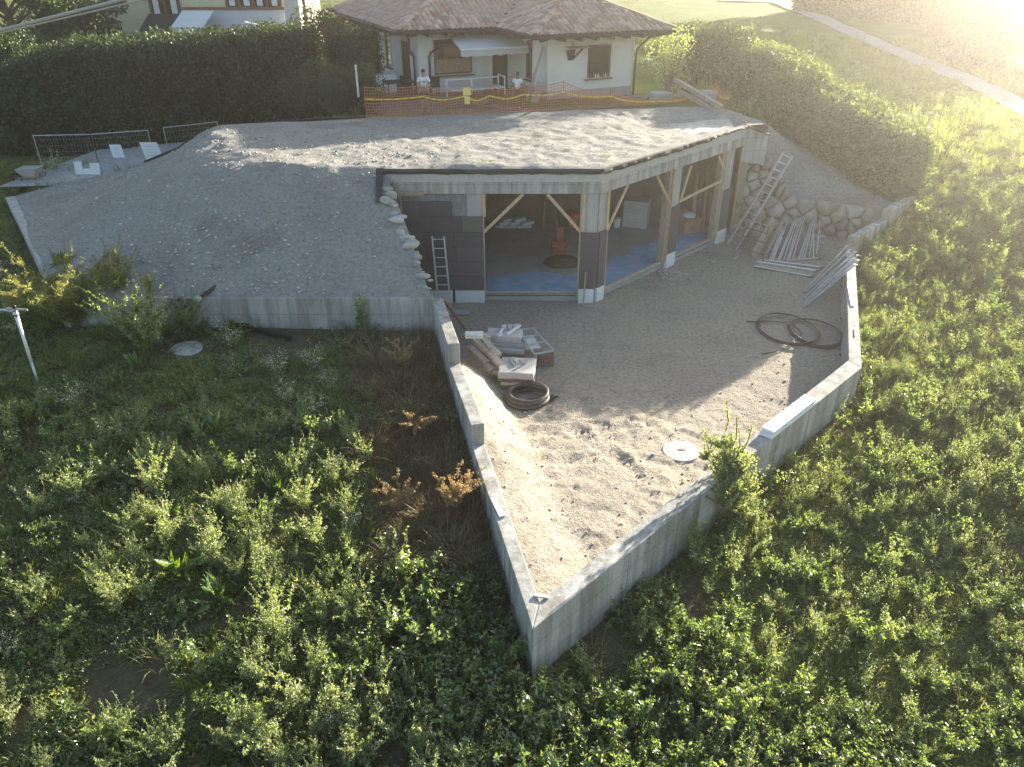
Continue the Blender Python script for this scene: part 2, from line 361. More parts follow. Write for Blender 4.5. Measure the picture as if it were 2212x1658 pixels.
def grid_sheet(name, xs, ys, zf, keep, mats, parent=None, snap=None):
    X, Y = np.meshgrid(xs, ys); nx, ny = len(xs), len(ys); X0, Y0 = X, Y
    if snap:                                              # draw stray edge points back onto the outline
        out = ~inside(snap, X, Y); near = out & (poly_dist(snap, X, Y) < .35); bx, by = X[near], Y[near]; best = np.full(bx.shape, 1e9); qx, qy = bx.copy(), by.copy()
        for a, b in zip(snap, snap[1:] + snap[:1]):
            dx, dy = b[0] - a[0], b[1] - a[1]; t = np.clip(((bx - a[0]) * dx + (by - a[1]) * dy) / (dx * dx + dy * dy), 0, 1); cx_, cy2 = a[0] + t * dx, a[1] + t * dy
            d = np.hypot(bx - cx_, by - cy2); k = d < best; best[k] = d[k]; qx[k] = cx_[k]; qy[k] = cy2[k]
        X = X.copy(); Y = Y.copy(); X[near] = qx; Y[near] = qy
    Z = zf(X, Y)
    I = np.arange(nx * ny).reshape(ny, nx)
    F = np.stack([I[:-1, :-1], I[:-1, 1:], I[1:, 1:], I[1:, :-1]], -1).reshape(-1, 4)
    cx = (X0[:-1, :-1] + X0[1:, 1:]) / 2; cy_ = (Y0[:-1, :-1] + Y0[1:, 1:]) / 2
    F = F[keep(cx, cy_).ravel()]
    used = np.unique(F); mp = -np.ones(nx * ny, int); mp[used] = np.arange(len(used))
    V = np.stack([X.ravel(), Y.ravel(), Z.ravel()], 1)[used]
    return np_mesh(name, V, mp[F], mats, parent, True)
# ------------------------------------------------------------------ layout
P0 = (.33, 8.6); P1 = (-.89, 13.78); P2 = (-1.58, 16.53); P3 = (-2.21, 19.34)      # stepped wall, outer edge, near corner to mound
PI_ = (.46, 9.2); BO, BI = (9.11, 17.33), (8.93, 17.75)                              # near corner inside, right bend
AO, AI = (12.49, 26.47), (12.18, 26.52); BO2 = (14.55, 28.54); CO = (16.3, 30.3)
ML, MC = (-19.65, 29.1), (-12.6, 19.36)                                             # mound wall: back left end, front left corner
G0, V1, V2, V3 = (-4.1, 23.6), (2.75, 23.6), (9.0, 30.2), (9.95, 30.4)             # garage front
ZT = .9                                                                             # wall top at the near corner
FD = Vector((V2[0] - V1[0], V2[1] - V1[1])).normalized(); FN = Vector((FD.y, -FD.x))
def fr(s, o, z): return (V1[0] + FD.x * s + FN.x * o, V1[1] + FD.y * s + FN.y * o, z)   # right front: along, outward, up
def fl(s, o, z): return (s, V1[1] - o, z)                                              # left front: x, outward, up
COMPOUND = [P0, BO, AO, BO2, CO, (16.0, 31.5), (12.4, 36), (10.2, 34.6), (1.8, 33.2), (-5.8, 32), (-11.6, 30.3), (-17, 30.4), ML, MC, P3]

gpts = [(.3, 8.6, -.32), (8, 7, -.7), (-8, 7, -.05), (0, 4, -.8), (0, -4, -1), (-20, 4, .1), (22, 4, -.6), (2, 10.2, -.35), (4.9, 12.7, -.35),
        (9.3, 17.1, -.15), (13, 16.4, 0), (12.8, 26, .4), (16.5, 29.8, 1.25), (20, 30, 1.5), (27, 41, 2.4), (30, 53, 3.0), (42, 80, 4.6), (50, 130, 7.0),
        (25, 20, .4), (35, 30, 1.4), (-6, 19.2, 1.02), (-2.6, 18.8, .95), (-2.0, 16.5, .85), (-1.3, 14, .4), (-.6, 11.5, .12), (-8, 13, .72), (-8, 9.5, .33), (-14, 13, .8), (-14, 9, .5), (-12, 17, 1.0), (-13.5, 19.6, 1.1), (-20, 29, 1.7), (-26, 20, 1.2),
        (-19, 32, 2.0), (-16, 34, 2.05), (-15, 38, 2.4), (-8, 38, 3.3), (-18, 52, 3.6), (-35, 45, 3), (-3, 36, 4.05), (4, 36, 4.05), (6, 39, 4.05), (0, 45, 4.15), (-8, 35, 3.8), (9, 36, 3.95),
        (9, 45, 4.3), (12.2, 38.5, 3.5), (13.8, 34.5, 2.7), (18, 38, 2.6), (20, 48, 3.2), (-10, 60, 4.5), (20, 70, 4.6), (-60, 60, 4), (-60, 0, 0), (60, 0, 0), (60, 60, 3.5), (0, 140, 9), (-80, 140, 9), (100, 140, 9)]
_gt = TPS(gpts, 1e-3)
def gz(x, y):
    x = np.asarray(x, float); y = np.asarray(y, float)
    far = smooth((np.hypot(x, y - 30) - 90) / 60)
    return _gt(np.clip(x, -110, 110), np.clip(y, -20, 150)) * (1 - far) + 7 * far + fbm(x * .8, y * .8, 3) * .16
def on_ground(px, py):
    z = 0.
    for _ in range(12):
        p = at(px, py, z); z = float(gz(p.x, p.y))
    return Vector((p.x, p.y, z))

def axis(lo, hi, step, ext): 
    a = list(np.arange(lo, hi + 1e-6, step)); q = step; x = lo; L = []
    while x > -ext: q *= 1.35; x -= q; L.append(x)
    q = step; x = a[-1]; H = []
    while x < ext: q *= 1.35; x += q; H.append(x)
    return np.array(L[::-1] + a + H)
xs, ys = axis(-24, 24, .28, 240), axis(1, 44, .28, 300)
def keep_ground(x, y): return ~(inside(COMPOUND, x, y) & (poly_dist(COMPOUND, x, y) > .22))
struct(grid_sheet('ground', xs, ys, gz, keep_ground, 'ground'), 'rough sloping meadow soil under weeds and grass')

# yard inside the walls
YARD = [(P3[0] + .15, P3[1] + .1), (.40, 8.98), (9.0, 17.58), (12.3, 26.55), (14.3, 28.6), (14.35, 29.7), (12.4, 30.1), (9.0, 30.5), (2.75, 23.8), (-4.0, 23.8), (-4.0, 23.0)]
def yard_base(x, y):
    dn = np.hypot(x - PI_[0], y - PI_[1])
    z = .52 * smooth(1 - dn / 10.5) + .18 * smooth((x - 9) / 4) * smooth((y - 24) / 5)
    dl = seg_dist((PI_[0], PI_[1]), (-1.9, 19.3), x, y)
    top = np.interp(y, [9, 13, 15, 16.6, 19], [ZT - .12, ZT - .1, ZT + .02, ZT + .12, ZT])
    fade = 1 - smooth((y - 17.5) / 2.2)
    return z + np.maximum(top - z, 0) * .85 * smooth(1 - dl / 1.4) * fade
def yard_z(x, y):
    z = yard_base(x, y) + fbm(x * .6, y * .6, 21) * .08
    rough = smooth(1 - (np.hypot((x - 2.4) * .8, y - 14) - 2.2) / 3.2) + .12
    z = z + fbm(x * 3.2, y * 3.2, 31, 5) * .09 * rough + fbm(x * 9, y * 9, 41, 3) * .04 + np.maximum(fbm(x * 5.5, y * 5.5, 45, 2) - .08, 0) * .12 * rough
    for (ax, ay, bx, by, wd) in ((-.4, 15.2, 3.4, 15.9, .28), (-.1, 14.0, 3.0, 14.2, .26), (.9, 16.4, 3.2, 13.2, .25), (1.9, 17., 2.9, 12.6, .24)):
        L = math.hypot(bx - ax, by - ay); t = ((x - ax) * (bx - ax) + (y - ay) * (by - ay)) / L; d = seg_dist((ax, ay), (bx, by), x, y)
        m = smooth(1.2 - d / wd) * (.35 + .65 * vn(x * 1.7, y * 1.7, 51))
        z = z + m * (np.sin((t + .4 * d) * 2 * math.pi / .17) * .034 - .025) + smooth(1 - np.abs(d - wd * 1.15) / .1) * .02 * vn(x * 3, y * 3, 61)
    return z
def keep_yard(x, y): return inside(YARD, x, y)
struct(grid_sheet('yard_ground', np.arange(-4.2, 14.8, .075), np.arange(8.8, 31, .075), yard_z, keep_yard, 'yard'), 'beige stony earth of the walled yard')
def yz(x, y): return float(yard_z(np.array([x]), np.array([y]))[0])

# line and height of the boulder wall
WL = [(8.97, 30.38), (12.4, 29.95), (14.35, 29.62)]
def wall_pt(u, v, o):
    a, b, uu = (WL[0], WL[1], u) if u < 3.46 else (WL[1], WL[2], u - 3.46)
    d = Vector((b[0] - a[0], b[1] - a[1])).normalized(); nx_ = Vector((d.y, -d.x)); lean = .10 * v
    return (a[0] + d.x * uu + nx_.x * (o - lean), a[1] + d.y * uu + nx_.y * (o - lean), v)
def wall_top(u): return float(np.interp(u, [0, .68, 1.4, 1.9, 2.35, 3.4, 5.5], [3.6, 3.45, 2.8, 2.2, 1.6, 1.45, 1.25]))
BW = [wall_pt(u, wall_top(u) + .03, .02) for u in (1.0, 1.4, 1.9, 2.35, 3.4, 4.4, 5.35)]
# mound: garden roof and its slopes
MOUND = [P3, MC, ML, (-17.5, 30.6), (-13.2, 30.6), (-11.6, 30.2), (-5.8, 31.9), (1.8, 33.1), (9.2, 34.4), (11.6, 36.2), (14.2, 33), (16.2, 30.45), (14.52, 28.78), (14.45, 29.5)] + [p[:2] for p in BW[::-1]] + [(V3[0], V3[1] + .05), (V2[0] - .05, V2[1]), V1, (-3.95, 23.6), (-3.0, 21.4)]
mp = [(-3.9, 23.6, 4.35), (-3.1, 21.5, 3.2), (-2.3, 19.4, 1.98), (-5, 19.4, 1.96), (-8, 19.4, 1.95), (-11, 19.5, 1.93), (-13, 20, 1.93), (-14.9, 22.5, 1.93), (-16.4, 24.6, 1.93), (-18, 27, 1.93), (-19.6, 29, 1.93),
      (-12.84, 29.9, 3.6), (-14.4, 30.2, 3.0), (-16.5, 30.4, 2.4), (-11.6, 29.9, 4.35), (-10.2, 26.5, 4.35), (-9, 24.0, 4.2), (-6.5, 23.6, 4.3), (-6.5, 21.5, 3.15), (-10.5, 22, 2.95), (-13.5, 25.5, 3.0),
      (9.95, 30.5, 4.0), (10.6, 32.5, 3.75), (11.0, 34.5, 3.3), (12.6, 31.6, 2.1), (14.5, 28.8, 1.4), (16.2, 30.4, 1.5), (15.3, 29.7, 1.5), (14.5, 30.4, 1.6), (15.5, 31, 1.8), (13.3, 33.5, 2.6), (12, 35.5, 3.1)]
mp += [tuple(p) for p in BW]
mp += [(x, y, 4.42) for x, y in ((-3, 24.5), (0, 24), (2.6, 23.9), (5, 26.3), (7, 28.4), (8.8, 30.2), (8.8, 33.5), (5, 33), (1.8, 32.8), (-2, 32), (-5.8, 31.6), (-8.5, 30.8), (-8, 27), (-4, 28), (0, 28), (4, 30))]
_mt = TPS(mp, 2e-3)
def mound_z(x, y): return np.minimum(_mt(x, y), 4.44) + fbm(x * .7, y * .7, 71) * .07 + (fbm(x * 2.6, y * 2.6, 81, 5) * .13 + np.maximum(fbm(x * 6.5, y * 6.5, 85, 2), .05) * .09) * smooth((poly_dist(MOUND, x, y) - .1) / .6)
def mz(x, y): return float(mound_z(np.array([x]), np.array([y]))[0])
struct(grid_sheet('earth_mound', np.arange(-20, 16.4, .1), np.arange(19.2, 36.4, .1), mound_z, lambda x, y: inside(MOUND, x, y) | ((poly_dist(MOUND, x, y) < .07)), 'earth', None, MOUND), 'grey gravelly earth heaped over the garage roof')

# ------------------------------------------------------------------ concrete walls round the yard
def off(a, b, t):                                     # point shift to the left of a->b
    d = Vector((b[0] - a[0], b[1] - a[1])).normalized(); return (-d.y * t, d.x * t)
n = off(P0, P3, -.3); P1i, P2i, P3i = [(p[0] + n[0], p[1] + n[1]) for p in (P1, P2, P3)]
t = thing('retaining_wall', 'concrete retaining wall stepping down in two drops along the left of the yard', 'wall', (*P1, -1))
MB().prism([P0, P1, P1i, PI_], -1.2, ZT).build('lower_section', 'concrete', t, bevel=.018)
MB().prism([P1, P2, P2i, P1i], -1.2, ZT + .53).build('middle_section', 'concrete', t, bevel=.018)
MB().prism([P2, P3, P3i, P2i], -1.2, ZT + 1.08).build('upper_section', 'concrete', t, bevel=.018)
t = thing('retaining_wall', 'long low concrete wall from the sharp near corner to the right bend', 'wall', (*P0, -1))
MB().prism([P0, BO, BI, PI_], -1.2, ZT).build('wall_body', 'concrete', t, bevel=.018)
d = Vector((BO[0] - P0[0], BO[1] - P0[1])).normalized(); nn = Vector((d.y, -d.x))
for s in (2.55, 6.6, 9.6):                            # joints between pours
    q = Vector(P0) + d * s
    for zz in (.05, .55):
        for ds in (.5, 1.4): h_ = q + d * ds; MB().tube([(h_.x + nn.x * -.01, h_.y + nn.y * -.01, zz), (h_.x + nn.x * .004, h_.y + nn.y * .004, zz)], .018, 8).build('tie_hole', 'black', t)
    MB().bar((q.x + nn.x * .001, q.y + nn.y * .001, -.6), (q.x + nn.x * .001, q.y + nn.y * .001, ZT - .02), .022, .012, (nn.x, nn.y, 0)).build('joint', 'plinth', t)
t = thing('retaining_wall', 'concrete wall on the right edge of the yard with two raised far sections', 'wall', (*BO, -1))
na = off(BO, AO, .3); nb = off(AO, CO, .3)
AIx = (AO[0] + nb[0] - .05, AO[1] + nb[1] + .0)
MB().prism([BO, AO, (AO[0] + na[0], AO[1] + na[1] - .02), BI], -1.2, ZT).build('low_section', 'concrete', t, bevel=.018)
q1, q2, q3 = AO, BO2, CO
for (a, b, z, nm) in ((q1, q2, ZT + .36, 'raised_section'), (q2, q3, ZT + .74, 'highest_section')):
    MB().prism([a, b, (b[0] + nb[0], b[1] + nb[1]), (a[0] + nb[0], a[1] + nb[1])], -1.2, z).build(nm, 'concrete', t, bevel=.018)
    e = Vector((a[0] - b[0], a[1] - b[1])).normalized() * .012
    MB().box((a[0] + nb[0] / 2 + e.x, a[1] + nb[1] / 2 + e.y, z - .18), (.31, .02, .37), math.atan2(nb[1], nb[0])).build('end_board', 'oldwood', t)
t = thing('retaining_wall', 'grey concrete wall along the front foot of the gravel mound', 'wall', (*P3, -1))
MB().prism([(P3[0] - .004, P3[1]), MC, (MC[0] + .15, MC[1] + .3), (P3i[0] - .3, P3[1] + .3)], -.6, 1.98).build('wall_body', 'concrete', t, bevel=.018)
t = thing('retaining_wall', 'low concrete kerb wall running back along the left side of the mound', 'wall', (*ML, 0))
n = off(MC, ML, -.32)
MB().prism([MC, ML, (ML[0] + n[0], ML[1] + n[1]), (MC[0] + n[0], MC[1] + n[1] + .1)], -.3, 1.97).build('wall_body', 'concrete_plain', t, bevel=.018)

# ------------------------------------------------------------------ garage dug into the mound
G = thing('garage', 'unfinished concrete garage with open bays built into the mound under a garden roof', 'building', (0, 27, 0))
def fbox(F, s0, s1, o0, o1, z0, z1, mb=None):
    mb = mb or MB(); return mb.hexa([F(s0, o0, z0), F(s1, o0, z0), F(s1, o1, z0), F(s0, o1, z0)][::(1 if o1 < o0 else -1)], [F(s0, o0, z1), F(s1, o0, z1), F(s1, o1, z1), F(s0, o1, z1)][::(1 if o1 < o0 else -1)])
RL = math.hypot(V2[0] - V1[0], V2[1] - V1[1])
# beam along both fronts, with a mitre at the bend
def mitre(o): return (V1[0] + (FN.x * o + 0) * 0 + o * math.tan(math.atan2(FD.y, FD.x) / 2), V1[1] - o)
def strip(o0, o1, z0, z1, name, m, both=True, parent=G, bev=.008):
    a, b = mitre(o0), mitre(o1)
    MB().hexa([(G0[0], G0[1] - o0, z0), (*a, z0), (*b, z0), (G0[0], G0[1] - o1, z0)][::(1 if o1 < o0 else -1)], [(G0[0], G0[1] - o0, z1), (*a, z1), (*b, z1), (G0[0], G0[1] - o1, z1)][::(1 if o1 < o0 else -1)]).build(name, m, parent, bevel=bev)
    c, d_ = fr(RL, o0, 0)[:2], fr(RL, o1, 0)[:2]
    MB().hexa([(*a, z0), (*c, z0), (*d_, z0), (*b, z0)][::(1 if o1 < o0 else -1)], [(*a, z1), (*c, z1), (*d_, z1), (*b, z1)][::(1 if o1 < o0 else -1)]).build(name, m, parent, bevel=bev)
strip(-.3, .10, 3.70, 4.06, 'beam', 'concrete')
strip(-.3, .07, 4.06, 4.37, 'block_bed', 'mortar', bev=0)
# block courses of the parapet: each block its own piece
me = MB().box((0, 0, 0), (.392, .02, .21)).build('block', 'block', G, bevel=.006); bm_ = me.data; bpy.data.objects.remove(me)
me = MB().box((0, 0, 0), (.392, .02, .075)).build('block', 'block', G, bevel=.004); bm2_ = me.data; bpy.data.objects.remove(me)
for row, (z, off0, data) in enumerate(((4.178, .0, bm_), (4.328, .2, bm2_))):
    s = G0[0] + .22 + off0
    while s < V1[0] - .15: share('block', data, fl(s, .072, z), G); s += .405
    s = .25 + off0
    while s < RL - .1: share('block', data, fr(s, .072, z), G, (0, 0, math.atan2(FD.y, FD.x))); s += .405
# membrane hanging over the parapet edge: several lapped pieces, wavy on the right front
def membrane(F, s0, s1, o, seed, drop, step=.16):
    mb = MB(); r = random.Random(seed); L = []
    k = max(3, int((s1 - s0) / step))
    for i in range(k + 1):
        s = s0 + (s1 - s0) * i / k; w_ = r.uniform(-.018, .03)
        L.append([F(s, -.10, 4.40), F(s, o - .03, 4.455 + r.uniform(0, .012)), F(s, o + .022 + w_ * .4, 4.44), F(s, o + .03 + w_, 4.44 - drop * .5), F(s, o + .02 + w_ * 1.5, 4.44 - drop + r.uniform(-.012, .02))])
    vs = [p for g in L for p in g]; fs = [(i * 5 + j, (i + 1) * 5 + j, (i + 1) * 5 + j + 1, i * 5 + j + 1) for i in range(k) for j in range(4)]
    mb.add(vs, fs); ob = mb.build('roof_membrane', 'membrane', G)
    sm = ob.modifiers.new('thick', 'SOLIDIFY'); sm.thickness = .008
for i, (a, b) in enumerate(((-4.08, -2.6), (-2.62, .6), (.58, 2.78))): membrane(fl, a, b, .09 + .006 * (i % 2), i, .12, .3)
for i, (a, b) in enumerate(((.0, 1.3), (1.28, 3.3), (3.28, 4.7), (4.68, 6.4), (6.38, 7.6), (7.58, 9.1))): membrane(fr, a, b, .09 + .006 * (i % 2), 20 + i, .14 if i < 4 else .08)
# slab, back and side walls, ceiling
MB().prism([(G0[0], 23.9), (V1[0] - .1, 23.9), (V2[0] - .3, 30.3), (9, 33), (G0[0], 32.2)], 3.72, 4.2).build('roof_slab', 'concrete_plain', G)
MB().prism([(-4.1, 31.7), (9.3, 31.7), (9.3, 32), (-4.1, 32)], -.2, 3.72).build('back_wall', 'inner', G)
MB().prism([(9.0, 30.25), (9.3, 30.25), (9.3, 31.7), (9.0, 31.7)], -.2, 3.72).build('side_wall', 'inner', G)
MB().prism([(-4.1, 23.9), (-3.85, 23.9), (-3.85, 31.7), (-4.1, 31.7)], -.2, 3.72).build('side_wall', 'inner', G)
# return of the beam at the far right end
MB().hexa([(V2[0] - .05, V2[1] - .12, 3.1), (V3[0], V3[1] - .1, 2.9), (V3[0], V3[1] + .2, 2.9), (V2[0], V2[1] + .3, 3.1)], [(V2[0] - .05, V2[1] - .12, 4.42), (V3[0], V3[1] - .1, 4.02), (V3[0], V3[1] + .2, 4.02), (V2[0], V2[1] + .3, 4.42)]).build('return_wall', 'concrete', G)
MB().hexa([(V2[0] + .02, V2[1] - .16, 4.43), (V3[0] + .05, V3[1] - .14, 4.03), (V3[0] + .05, V3[1] + .25, 4.03), (V2[0], V2[1] + .3, 4.43)], [(V2[0] + .02, V2[1] - .16, 4.47), (V3[0] + .05, V3[1] - .14, 4.08), (V3[0] + .05, V3[1] + .25, 4.08), (V2[0], V2[1] + .3, 4.47)]).build('roof_membrane', 'membrane', G)
MB().hexa([(-3.96, 22.2, 3.2), (-4.12, 22.2, 3.2), (-4.22, 23.62, 3.3), (-4.0, 23.62, 3.3)], [(-3.9, 22.35, 3.9), (-4.06, 22.35, 3.92), (-4.2, 23.62, 4.47), (-3.96, 23.62, 4.47)]).build('roof_membrane', 'membrane', G)
# side cheek wall left of the forecourt (behind the row of stones)
MB().hexa([(-4.1, 23.6, -.3), (-2.45, 19.6, -.3), (-2.3, 19.66, -.3), (-3.95, 23.66, -.3)], [(-4.1, 23.6, 4.2), (-2.45, 19.6, 1.9), (-2.3, 19.66, 1.9), (-3.95, 23.66, 4.2)]).build('cheek_wall', 'membrane_dull', G)
# insulated wall left of the first bay
fbox(fl, -4.1, -.9, -.25, .0, -.2, 3.72).build('front_wall', 'block', G)
fbox(fl, -1.42, -.9, 0, .012, 2.95, 3.7).build('concrete_pier', 'concrete_plain', G)
rows = [(.46, [-3.3, -2.1, -1.62, -.92]), (.96, [-4.05, -3.0, -1.95, -.92]), (1.46, [-3.8, -2.75, -1.82, -1.6, -.92]), (1.96, [-4.05, -2.9, -1.85, -.92]), (2.46, [-3.65, -2.62, -1.6, -.92]), (2.96, [-3.9, -2.92, -1.9])]
for z, c in rows:
    if c[0] > -4.0: c = [-4.05] + c
    for a, b in zip(c, c[1:]):
        pm = 'eps_olive' if (z == 2.46 and a == -1.6) else 'eps'
        fbox(fl, a + .004, b - .004, .0, .10 + random.uniform(-.006, .006), z + .004, z + .496 - (.02 if z == 2.96 else 0)).build('insulation_panel', pm, G, bevel=.004)
fbox(fl, -4.0, -1.98, .0, .11, .0, .44).build('plinth_panel', 'white_board', G, bevel=.01)
fbox(fl, -1.9, -.92, .0, .11, .0, .44).build('plinth_panel', 'white_board', G, bevel=.01)
fbox(fl, -3.92, -2.75, .1, .16, 3.66, 3.80).build('formwork_board', 'oldwood', G)
MB().bar(fl(-3.42, .14, .2), fl(-3.5, .12, 3.66), .05, .05).build('prop', 'oldwood', G)
MB().tube([fl(-1.93, .04, .6), fl(-1.94, .10, .2), fl(-1.94, .16, .08)], .03).build('drain_pipe', 'black', G, True)
# columns
def column(F, s0, s1, ztop_panel, base=.5, name='column'):
    c = fbox(F, s0, s1, -.35, .0, -.2, 3.70).build(name, 'concrete_plain', G, bevel=.01)
    fbox(F, s0, s1, .0, .09, base, ztop_panel).build('insulation_panel', 'eps', G, bevel=.006)
    fbox(F, s0, s1, .0, .10, -.05, base - .01).build('plinth_panel', 'white_board', G, bevel=.008)
column(fl, 2.22, 2.73, 2.42); column(fr, .05, .42, 2.42); column(fr, 4.2, 4.78, 2.3, .55); column(fr, 7.85, 8.5, 2.15, .55)
fbox(fl, 2.2, 2.32, -.02, .06, 2.46, 3.70).build('timber_jamb', 'wood', G); fbox(fl, -.95, -.83, -.02, .06, 2.95, 3.70).build('timber_jamb', 'wood', G)
fbox(fr, .40, .5, -.02, .06, .3, 3.69).build('timber_jamb', 'wood', G); fbox(fr, 4.0, 4.2, -.2, .02, .28, 3.69).build('timber_jamb', 'oldwood', G)
fbox(fr, 7.6, 7.85, -.2, .02, .28, 3.69).build('timber_jamb', 'oldwood', G); fbox(fr, 7.82, 7.87, .02, .07, .28, 3.69).build('timber_jamb', 'wood', G); fbox(fr, 4.17, 4.22, .02, .07, .28, 3.69).build('timber_jamb', 'wood', G)
fbox(fl, -.94, -.88, .0, .09, .05, 2.95).build('timber_jamb', 'oldwood', G); fbox(fl, 2.16, 2.21, .0, .09, .05, 3.69).build('timber_jamb', 'oldwood', G)
fbox(fr, 8.98, 9.03, .0, .06, .2, 3.6).build('timber_jamb', 'wood', G)
# braces
def brace(F, a, b): MB().bar(F(a[0], .03, a[1]), F(b[0], .03, b[1]), .10, .045, (F(0, 1, 0)[0] - F(0, 0, 0)[0], F(0, 1, 0)[1] - F(0, 0, 0)[1], 0)).build('timber_brace', 'wood', G)
brace(fl, (-.9, 2.45), (.35, 3.68)); brace(fl, (1.1, 3.68), (2.2, 2.45)); brace(fr, (.45, 2.35), (1.45, 3.68)); brace(fr, (3.1, 3.68), (4.15, 2.45)); brace(fr, (4.85, 2.5), (5.3, 3.6)); brace(fr, (4.75, 2.42), (7.7, 2.6)); brace(fr, (7.2, 3.6), (7.75, 3.0))
# sills: a course of blocks with a rail on top
me = MB().box((0, 0, 0), (.485, .22, .24)).build('sill_block', 'block', G, bevel=.008); sb = me.data; bpy.data.objects.remove(me)
for k in range(6): share('sill_block', sb, fl(-.65 + k * .5, -.06, .13), G)
for s0, k_ in ((.72, 7), (5.05, 6)):
    for k in range(k_): share('sill_block', sb, fr(s0 + k * .5, -.06, .13), G, (0, 0, math.atan2(FD.y, FD.x)))
fbox(fl, -.9, 2.18, -.1, .0, .255, .30).build('sill_rail', 'oldwood', G); fbox(fl, -.9, 2.18, -.16, -.1, .255, .33).build('sill_rail', 'alu', G)
for a, b in ((.45, 4.0), (4.8, 7.6)):
    fbox(fr, a, b, -.12, -.04, .255, .31).build('sill_rail', 'wood', G); fbox(fr, a, b, -.04, .03, .255, .285).build('sill_rail', 'alu', G)
# floor inside
o = MB().prism([(-3.85, 23.7), (2.7, 23.7), (9.0, 30.2), (9.0, 31.7), (-3.85, 31.7)], -.3, .16).build('garage_floor', 'slab_in'); struct(o, 'bare dusty screed floor inside the garage')
mb = MB(); r = random.Random(3)
A = [(-.9 + 3.1 * i / 14) for i in range(15)]
mb.add([(x, 23.72, .168) for x in A] + [(x, 25.7 + .55 * math.sin(x * 2.1) * .4 + r.uniform(-.12, .12), .168) for x in A], [(i, i + 1, 16 + i, 15 + i) for i in range(14)])
mb.add([fr(s, -.14, .172) for s in np.linspace(.4, 8.2, 20)] + [fr(s, -1.7 + r.uniform(-.25, .25), .172) for s in np.linspace(1.2, 8.4, 20)], [(i, 20 + i, 21 + i, i + 1) for i in range(19)])
mb.add([(-.5, 23.9, .169), (2.7, 23.72, .170), fr(1.2, -1.7, .170), (2.2, 25.6, .170)], [(0, 1, 2, 3)])
tag(mb.build('blue_sheet', 'blue'), 'pale blue underlay sheet laid on the floor just inside the garage sills', 'sheet')

# row of stones down the left edge of the forecourt
def stone_data(seed, flat=.6, m='stone', sub=2, amp=.16):
    bm = bmesh.new(); bmesh.ops.create_icosphere(bm, subdivisions=sub, radius=1); r = random.Random(seed)
    ph = [(Vector((r.uniform(-1, 1), r.uniform(-1, 1), r.uniform(-1, 1))).normalized(), r.uniform(.55, .9)) for _ in range(9)]
    for v in bm.verts:
        c = v.co.copy()
        for n_, d_ in ph:
            e = c.dot(n_) - d_
            if e > 0: c -= n_ * e * .8
        v.co = c * (1 + amp * math.sin(c.x * 3.1 + seed) * math.sin(c.y * 2.7 + c.z * 2)); v.co.z *= flat
    me = bpy.data.meshes.new('stone'); bm.to_mesh(me); bm.free(); me.materials.append(MT[m])
    me.polygons.foreach_set('use_smooth', [True] * len(me.polygons)); return me
SD = [stone_data(k) for k in range(6)]
t = thing('stone_edging', 'row of pale rough stones stepping down the edge between mound and garage front', 'stone edging', (-3.1, 21.5, 2))
rs = random.Random(9)
for i in range(21):
    k = (i + .3) / 21; x, y = -3.86 + 1.6 * k, 22.95 - 3.3 * k; sz = rs.choice((.12, .15, .18, .22, .27)) * (1.1 - .3 * k)
    z = mz(x - .1, y); share('stone', SD[i % 6], (x + rs.uniform(-.12, .1), y, z + rs.uniform(-.06, .05)), t, (rs.uniform(-.2, .2), rs.uniform(-.15, .15), rs.uniform(-.5, .5)), (sz, sz * .75, sz * .7))
    if i % 3 == 1: share('stone', SD[(i + 2) % 6], (x + .06, y - .05, z - .2), t, (0, .1, rs.uniform(0, 6)), (sz * .8, sz * .6, sz * .6))

